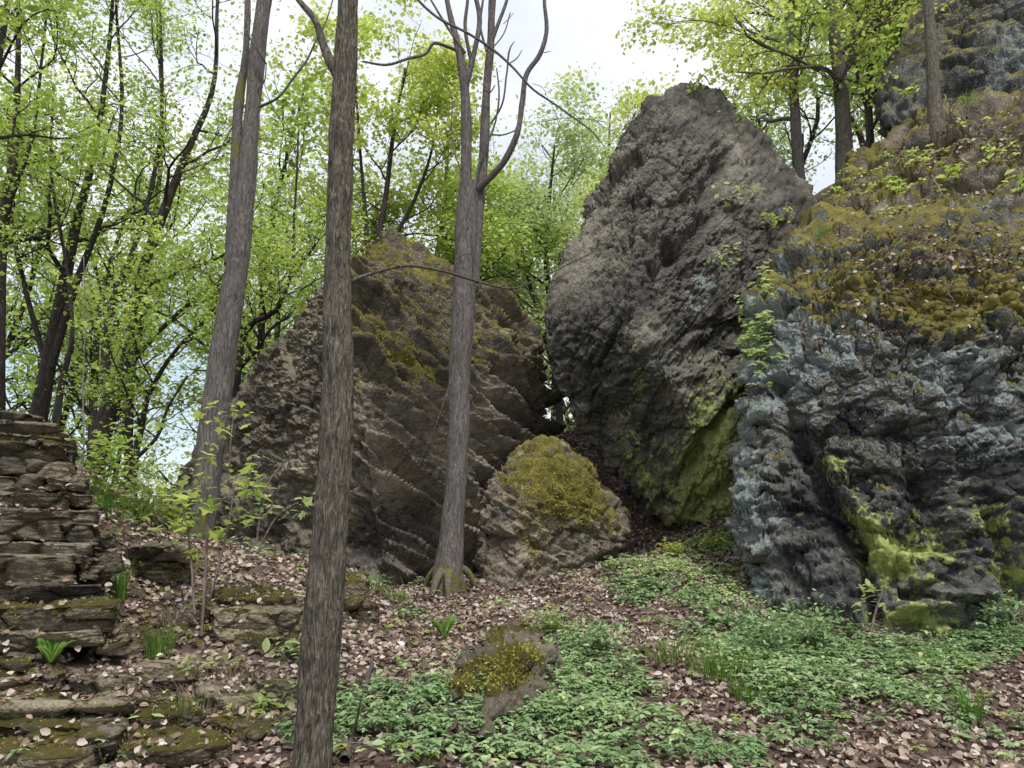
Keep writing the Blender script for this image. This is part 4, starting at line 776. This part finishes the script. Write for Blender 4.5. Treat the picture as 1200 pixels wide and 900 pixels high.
C, Nn = surf(CLV, CLN, (1.0*blob(lpx, lpy, 880, 330, 18, 60) + .5*blob(lpx, lpy, 890, 395, 12, 40)), 260)
plant_patch('ledge_herbs', C + Nn*.04, Nn, .10, .07, 2, 3, M_LEAFP, None, kind='stuff')

def on(VN, px_, py_):
    V, N = VN; a, b = proj(V); m = (np.abs(a-px_) < 7) & (np.abs(b-py_) < 7)
    if not m.any(): m = np.hypot(a-px_, b-py_) < np.hypot(a-px_, b-py_).min()+3
    k = np.where(m)[0]; k = k[np.argmin(V[k, 1])]; return V[k]
def blades(C0, n, h, spread, lean=.5, width=.006, seed=0, dome=False):
    r = np.random.RandomState(seed); az = r.rand(n)*6.283; k = 5; ph = r.rand(n)
    base = C0 + np.stack([np.cos(az), np.sin(az), np.zeros(n)], 1)*(spread*r.rand(n)**.5)[:, None]
    out = np.stack([np.cos(az), np.sin(az), np.zeros(n)], 1); L = h*r.uniform(.5, 1.15, n); le = lean*r.uniform(.3, 1.3, n)
    side = np.stack([-np.sin(az), np.cos(az), np.zeros(n)], 1)
    V = []
    for i in range(k):
        t = i/(k-1); p = base + out*(L*le*t*t)[:, None] + np.array((0, 0, 1))*(L*(t-.35*le*t**3))[:, None]; w = width*(1-.92*t)
        V += [p-side*w, p+side*w]
    V = np.stack(V, 1); q = np.array([(2*i, 2*i+1, 2*i+3, 2*i+2) for i in range(k-1)])
    return V.reshape(-1, 3), ((np.arange(n)*2*k)[:, None, None]+q[None]).reshape(-1, 4), np.repeat(r.rand(n), 2*k)
def grass_tuft(p, h, n, label, spread=.08, lean=.6, mat=None, seed=0, width=.0036, cat='grass tuft', name='grass_tuft'):
    V, F, a = blades(np.zeros(3), int(n*1.8), h*.85, spread*1.2, lean*1.3, width, seed)
    o = link(name, mk_mesh(name, V, [F], {'rnd': a}), mat or M_GRASS, label=label, category=cat); o.location = tuple(float(c) for c in p); return o
SS = (SV, SN); G = pix_ground
M_DGRASS = leaf_material('withered_grass', [(0, (.12, .09, .06)), (.5, (.26, .2, .14)), (1, (.42, .36, .27))], .2)
for k, (p, h, n, sp, ln, lab) in enumerate([
    (G(137, 705), .42, 70, .07, .25, 'tall upright grass tuft beside the end of the thick slabs'),
    (G(186, 770), .32, 80, .10, .4, 'green grass tuft on the litter slope below the split slab'),
    (G(430, 692), .22, 90, .22, .5, 'grass growing on the crest right of the nearest trunk'),
    (G(462, 705), .20, 60, .14, .7, 'small grass clump on the crest left of the bare grey tree'),
    (G(845, 795), .34, 150, .22, .5, 'bright grass tuft at the left end of the herb patch under the cliff'),
    (G(790, 775), .26, 110, .28, .5, 'low bright grass spreading over the path edge'),
    (G(882, 825), .24, 90, .14, .6, 'short grass clump in the middle of the path bend'),
    (G(1140, 850), .40, 60, .05, .5, 'wispy yellow-green tuft with brown base on the right'),
    (G(1105, 790), .30, 60, .16, .7, 'loose grass among herbs at the foot of the cliff'),
    (G(690, 655), .25, 50, .10, .6, 'grass tuft at the right foot of the mossy boulder'),
    (G(652, 672), .28, 50, .10, .6, 'grass tuft in front of the mossy boulder'),
    (G(592, 678), .25, 45, .09, .6, 'grass tuft between the bare grey tree and mossy boulder'),
    (G(540, 692), .16, 40, .10, .7, 'little grass tuft at the foot of the bare grey tree'),
    (G(110, 600), .40, 90, .30, .5, 'long pale grass on the bank behind the slab stack'),
    (G(150, 610), .40, 90, .30, .5, 'grass fringe on the bank in front of the sky gap'),
    (on((MLV, MLN), 965, 285), .30, 70, .12, .6, 'grass tuft hanging on the left lip of the cliff top'),
    (on((MLV, MLN), 1130, 125), .35, 60, .15, .6, 'grass tuft under the dark upper crag'),
    (on((LBV, None), 545, 0) if 0 else G(215, 850), .18, 60, .10, .5, 'short green tuft above the lowest left slabs')]):
    grass_tuft(p, h, n, lab, sp, ln, None, 200+k)
for k, (p, h, n, sp, ln, lab) in enumerate([
    (G(300, 690), .16, 120, .3, 1.2, 'dry grass on the bank above the right-hand mossy ledge'), (G(275, 790), .2, 140, .3, 1.2, 'dry grass sprawling left of the nearest trunk'), (G(110, 625), .2, 120, .25, 1.1, 'dry grass hanging over the upper slab ends'), (G(150, 760), .26, 120, .16, 1.1, 'withered grass hanging beside the fern'), (G(232, 830), .26, 170, .28, 1.2, 'withered grass mat drooping over the low slabs'), (G(128, 800), .24, 100, .16, 1.2, 'withered grass on the step beneath the mossy slab'),
    (G(90, 640), .2, 90, .2, 1.1, 'dry grass on the bank beside the stacked slabs'), (G(160, 655), .22, 100, .25, 1.1, 'dry stalks above the split slab'), (G(205, 735), .24, 90, .15, .9, 'dry grass around the sapling feet')]):
    grass_tuft(p, h, n, lab, sp, ln, M_DGRASS, 240+k, .003)
def fern(p, h, nf, label, seed=0, az0=None):
    r = np.random.RandomState(seed); e = empty('fern', p, label, 'fern')
    for f in range(nf):
        az = r.rand()*6.28 if az0 is None else az0[f]; out = np.array((math.cos(az), math.sin(az), 0)); side = np.array((-math.sin(az), math.cos(az), 0)); L = h*r.uniform(.8, 1.15)
        t = np.linspace(0, 1, 26); pts = out*(L*.6*t**1.6)[:, None] + np.array((0, 0, 1))*(L*(t-.3*t**3))[:, None]
        C = []; A = []; S = []
        for i in range(3, 26):
            for sg_ in (-1, 1):
                C.append(pts[i]); A.append(side*sg_ + out*.25 + np.array((0, 0, .3))); S.append(L*.26*math.sin(math.pi*min(1, (1.06-t[i])*.95))**.8)
        n = len(C); fr = link('frond', leaves_mesh('frond', np.array(C), np.array(A), np.tile(np.array((0, -.6, .8)), (n, 1))+r.normal(0, .1, (n, 3)), np.array(S), .4+.4*r.rand(n), 'needle'), M_GRASS, e)
fern(on(SS, 62, 776), .22, 4, 'small green fern rooted on the mossy slab ledge', 1, [1.6, .6, 2.6, 4.4])
fern(G(520, 752), .26, 5, 'young fern in the leaf litter left of the half-buried rock', 2)
fern(G(672, 668), .30, 5, 'fern in front of the right side of the mossy boulder', 3)
def sapling(stems, label, size=.09, per=4, seed=0, mat=None, name='sapling', bark=None, spread=.05, shape='maple', tip0=.45, twigs=6, L=.22):
    t = Tree(seed); b0 = None
    for st_ in stems:
        pp, rd = pixpath(st_, 24); t.a.tube(pp, rd, 5)
        b0 = pp[0] if b0 is None else b0
        for k in range(twigs):
            u = tip0+(1-tip0)*(k+t.r.rand())/twigs; i = min(int(u*23), 22); az = t.r.rand()*6.28; d = np.array((math.cos(az), math.sin(az)*.7, .25)); q = [pp[i], pp[i]+d*L*.5, pp[i]+d*L*(.8+.4*t.r.rand())+np.array((0, 0, -.01))]
            t.a.tube(q, [.002, .0015, .001], 3); t.tips.append((q[2], d)); t.tips.append((q[1], d))
    e = empty(name, b0, label, 'sapling'); link('stem', t.a.mesh('stem', b0), bark or M_TWIG, e)
    link('foliage', t.leaves('foliage', per, size, spread, shape, b0, .3), mat or M_LEAF, e); return e
sapling([[(236, 745, 6.3, 5), (240, 680, 6.3, 4.5), (243, 600, 6.3, 4), (238, 520, 6.3, 3), (232, 478, 6.3, 2)], [(228, 720, 6.3, 4), (222, 640, 6.3, 3), (212, 580, 6.3, 2)], [(246, 700, 6.3, 4), (262, 640, 6.3, 3), (272, 590, 6.3, 2), (276, 560, 6.3, 2)]], 'leafy maple sapling with several thin stems before the leaning tree', .085, 3, 301, twigs=9, L=.26)
sapling([[(268, 560, 6.3, 3), (272, 500, 6.3, 2), (278, 462, 6.3, 1.4)]], 'thin sapling shoot with yellow-green leaves beside the leaning trunk', .08, 3, 302, M_LEAFY, twigs=4, L=.15)
sapling([[(300, 640, 6.8, 3), (306, 600, 6.8, 2.5), (318, 560, 6.8, 2), (335, 540, 6.8, 1.5)], [(304, 640, 6.8, 2.5), (330, 600, 6.8, 2), (350, 588, 6.8, 1.4)]], 'pale low sapling between leaning tree and nearest trunk', .07, 2, 303, M_LEAFP, twigs=7, L=.25)
sapling([[(92, 600, 6.9, 2.5), (98, 520, 6.9, 2.4), (97, 460, 6.9, 2.2), (100, 380, 6.9, 1.6), (98, 300, 6.9, 1.2)]], 'very thin straight sapling beside the slab stack', .06, 2, 304, M_LEAF, twigs=7, L=.25, tip0=.2)
sapling([[(1020, 745, 7.9, 4), (1024, 725, 7.9, 3.4), (1030, 705, 7.9, 3), (1035, 690, 7.9, 2)]], 'broad-leaved seedling at the foot of the cliff', .13, 3, 305, M_LEAFP, shape='oval', twigs=4, L=.15)
for k, (x, y, sz, lab) in enumerate([(300, 745, .1, 'broad-leaved seedling near the split slab left of the nearest trunk'), (322, 775, .1, 'bright seedling close to the left side of the nearest trunk'), (280, 845, .09, 'spreading seedling on the lower left litter slope'), (325, 830, .085, 'seedling with broad leaves beside the lower nearest trunk'), (15, 840, .09, 'pale seedling at the lower left picture edge'), (250, 790, .08, 'small seedling under the maple sapling')]):
    g_ = G(x, y); gp = g_[1]
    sapling([[(x, y+6, gp, 3), (x+4, y-8, gp, 3), (x+12, y-20, gp, 2)], [(x, y+6, gp, 3), (x-12, y-10, gp, 2)]], lab, sz, 3, 320+k, M_LEAFP if k % 2 else M_LEAF, shape='oval', twigs=4, L=.13, tip0=.3)
# plants hanging on the boulders
BB = (BBV, None)
for k, (x, y, dx, sz, lab, m_) in enumerate([(862, 222, 26, .1, 'leafy shoots growing out of the tall boulder flank', M_LEAFP), (905, 250, 14, .1, 'leafy shoot at the notch beside the tall boulder', M_LEAF), (845, 298, 20, .1, 'pale creeping shoot low on the tall boulder flank', M_LEAFP), (818, 92, 14, .1, 'little green plant on the very top of the tall boulder', M_LEAFY), (868, 128, 10, .08, 'tiny leafy tuft on the tall boulder shoulder', M_LEAF)]):
    g_ = on(BB, x, y); yy = g_[1]-.08
    sapling([[(x, y+4, yy, 2.5), (x+dx*.4, y-3, yy-.1, 2), (x+dx, y+6, yy-.2, 1.5)], [(x, y+4, yy, 2.5), (x-8, y+8, yy-.1, 2), (x+8, y+18, yy-.2, 1.2)]], lab, sz, 2, 340+k, m_, name='creeping_plant', twigs=6, L=.25, tip0=.2, shape='oval')
for k, (x, y, lab) in enumerate([(1110, 205, 'bright leafy sprig on the cliff ledge under the slender trunk'), (1165, 180, 'single leafy sprig near the right edge of the cliff ledge'), (1195, 215, 'leafy sprig cut by the right picture edge'), (1060, 110, 'leafy sprig clinging to the upper crag')]):
    g_ = on((MLV, MLN), x, y); yy = g_[1]-.05
    sapling([[(x, y+4, yy, 2), (x+3, y-2, yy-.1, 2), (x+10, y-6, yy-.15, 1.4)]], lab, .12, 3, 360+k, M_LEAF, name='creeping_plant', twigs=4, L=.14, tip0=.2, shape='oval')
# shrubs of the bank behind the crest and the herb bush by the cliff
def bush(p, w, h, n, size, label, mat, seed, name='shrub', cat='shrub', shape='kite'):
    r = np.random.RandomState(seed); e = empty(name, p, label, cat); a = Acc(); C = []
    for k in range(14):
        az = r.rand()*6.28; d = np.array((math.cos(az)*w*r.rand(), math.sin(az)*w*r.rand(), h*r.uniform(.6, 1.1))); q = [(0, 0, -.03), d*.5+np.array((0, 0, .05)), d]; q = smooth_path(q, 6); a.tube(q, np.linspace(.004, .0015, 6), 3)
        m = n//14; t = r.uniform(.25, 1.05, m)[:, None]; C.append(d*t + r.normal(0, 1, (m, 3))*np.array((w, w, h))*.16)
    C = np.concatenate(C); n = len(C)
    link('stems', a.mesh('stems'), M_TWIG, e)
    link('foliage', leaves_mesh('foliage', C, r.normal(0, 1, (n, 3))*np.array((1, 1, .5)), r.normal(0, .35, (n, 3))+np.array((0, 0, 1)), size*r.uniform(.6, 1.3, n), np.clip(.25*r.rand()+.7*r.rand(n), 0, 1), shape), mat, e)
for k, (x, y, w, h, n, sz, lab, m_) in enumerate([
    (120, 590, .5, .8, 500, .07, 'bright bushy growth on the bank below the thick dark tree', M_LEAF), (165, 612, .5, .6, 420, .07, 'bright shrub on the bank in front of the sky gap', M_LEAFP), (205, 622, .4, .4, 260, .07, 'low bright shrub at the dip of the crest', M_LEAFY), (140, 560, .8, 1.2, 500, .08, 'taller shrub between the slab stack and thick dark tree', M_LEAF),
    (905, 775, .38, .45, 420, .055, 'blue-green herb bush at the left foot of the cliff', M_HERB), (960, 770, .35, .42, 380, .055, 'blue-green herb bush under the dark cleft of the cliff', M_HERB), (880, 745, .3, .3, 260, .055, 'lower herb bush against the grey cliff corner', M_HERB), (1175, 745, .4, .35, 380, .06, 'herb bush against the right part of the cliff foot', M_HERB),
    (790, 652, .3, .2, 220, .07, 'yellow-green herb clump at the top of the path', M_LEAFY), (845, 645, .25, .2, 180, .07, 'yellow-green herb clump where the path meets the cliff corner', M_LEAFY), (640, 745, .25, .22, 260, .055, 'herb clump on top of the half-buried rock', M_LEAFP), (700, 770, .35, .25, 320, .055, 'herb clump right of the half-buried rock', M_HERB)]):
    bush(G(x, y), w, h, n, sz, lab, m_, 400+k, 'herb_bush' if k > 3 else 'shrub', 'herb bush' if k > 3 else 'shrub', 'oval' if k > 3 else 'kite')
# fallen branches and dead twigs
def branch(lst, label, mat=None, name='fallen_branch', twigs=0, seed=0, sides=7):
    a = Acc(); pts = np.array([l[:3] for l in lst], float); rad = [l[3] for l in lst]; q = smooth_path(np.column_stack([pts, rad]), 24); q[1:-1, :3] += np.random.RandomState(seed).normal(0, .006, (22, 3)); a.tube(q[:, :3], q[:, 3], sides, .002, seed, 60)
    r = np.random.RandomState(seed)
    for k in range(twigs):
        i = r.randint(4, 20); d = r.normal(0, 1, 3)*np.array((1, 1, .6)); d[2] = abs(d[2]); d /= np.linalg.norm(d); L = r.uniform(.1, .35); a.tube([q[i, :3], q[i, :3]+d*L*.5+r.normal(0, .02, 3), q[i, :3]+d*L], [q[i, 3]*.5, q[i, 3]*.35, .001], 4)
    o = link(name, a.mesh(name, q[0, :3]), mat or M_TWIG, label=label, category='branch'); o.location = q[0, :3]; return o
g2 = lambda x, y, r, up=.02: (*(G(x, y)+np.array((0, 0, up))), r)
branch([g2(403, 905, .03, .03), g2(413, 870, .028), g2(425, 830, .022, .05), g2(437, 785, .012, .08)], 'rotten brown branch lying beside the nearest trunk', M_BARK_F, seed=5, twigs=2)
branch([g2(655, 800, .012), (*(G(655, 800)+np.array((.0, 0, .18))), .012), (*(G(655, 800)+np.array((-.01, 0, .36))), .008)], 'short pale stub standing by the half-buried rock', seed=6)
branch([g2(425, 712, .012), g2(450, 722, .012), g2(480, 706, .008), g2(520, 700, .006)], 'pale root running over the crest litter', M_BARK_F, seed=7)
branch([g2(128, 590, .006, .12), g2(170, 615, .007, .12), g2(200, 632, .006, .1), g2(230, 650, .004, .1)], 'thin fallen twig crossing the crest beside the slab stack', seed=8, twigs=4)
branch([g2(2, 820, .008, .05), g2(15, 835, .007, .05), g2(30, 860, .004, .05)], 'bare twig on the lower left slabs', seed=9)
branch([g2(130, 870, .006, .1), g2(150, 850, .006, .14), g2(165, 820, .004, .1)], 'bent twig on the low mossy slabs', seed=10, twigs=3)
om = lambda x, y, r, dz=.04: (*(on((MLV, MLN), x, y)+np.array((0, -.03, dz))), r)
for k, (a0, a1, a2, lab) in enumerate([((1092, 205), (1108, 250), (1122, 300), 'pale dead branch slanting down the cliff ledge'), ((1060, 265), (1095, 295), (1112, 330), 'dead branch tangled in the red-brown litter'), ((1105, 120), (1112, 132), (1150, 148), 'whitish root stretching from the slender trunk base'), ((1050, 280), (1075, 300), (1090, 318), 'short dead stick on the cliff ledge litter'), ((1120, 270), (1150, 300), (1185, 330), 'long dead stick along the right of the cliff ledge')]):
    branch([om(*a0, .016), om(*a1, .014, .07), om(*a2, .007, .05)], lab, seed=20+k, twigs=6)
a = Acc(); r = np.random.RandomState(9)
C, Nn = surf(MLV, MLN, np.clip(MLN[:, 2], 0, 1)*(1.0*blob(mpx, mpy, 1100, 290, 70, 28)+.15*blob(mpx, mpy, 1000, 290, 80, 28)), 260)
for c in C:
    d = r.normal(0, 1, 3)*np.array((1, .5, .5)); d /= np.linalg.norm(d); L = r.uniform(.12, .5); a.tube([c, c+d*L*.5+r.normal(0, .03, 3), c+d*L], [.006, .005, .002], 3)
for k in range(260):
    g_ = G(r.uniform(60, 1150), r.uniform(640, 890)); 
    if g_[1] > 12: continue
    d = r.normal(0, 1, 3)*np.array((1, 1, .15)); d /= np.linalg.norm(d); L = r.uniform(.08, .35); c = g_+np.array((0, 0, .03)); a.tube([c, c+d*L*.5+r.normal(0, .02, 3), c+d*L], [.004, .003, .0015], 3)
link('twig_litter', a.mesh('twig_litter'), M_TWIG, kind='stuff')
# bare hanging roots below the mossy lip of the cliff
for k, (x, y, L, lab) in enumerate([(1100, 335, .55, 'longest bare root dangling over the cliff face'), (1130, 330, .4, 'bare root dangling right of the longest one'), (1098, 315, .3, 'short pale root at the cliff lip')]):
    q = on((CLV, CLN), x, y)+np.array((0, -.1, .1)); branch([(*q, .008), (*(q+np.array((.05, -.04, -L*.5))), .006), (*(q+np.array((.12, -.02, -L))), .003)], lab, name='hanging_root', seed=30+k)

# second herb kind, taller and lighter, thinly mixed in
V, N, px, py = ground_points(30000, -4, 6.8, 3.9, 12.5)
g = green_mask(px, py); inview = (px > -40) & (px < 1260) & (py < 950)
keep = inview & (rs.rand(len(V)) < np.clip(g+.12, 0, .8)*.055) & (fbm(V*1.7, 2, 131) > -.1)
plant_patch('ground_cover', V[keep], N[keep], .17, .05, 3, 3, M_HERB, .35+.4*rs.rand(int(keep.sum())), kind='stuff', oval=True)
keep = inview & (rs.rand(len(V)) < .02)
plant_patch('ground_cover', V[keep], N[keep], .08, .045, 2, 3, M_LEAF, None, kind='stuff', oval=True)

print('faces', sum(len(o.data.polygons) for o in bpy.data.objects if o.type == 'MESH'))
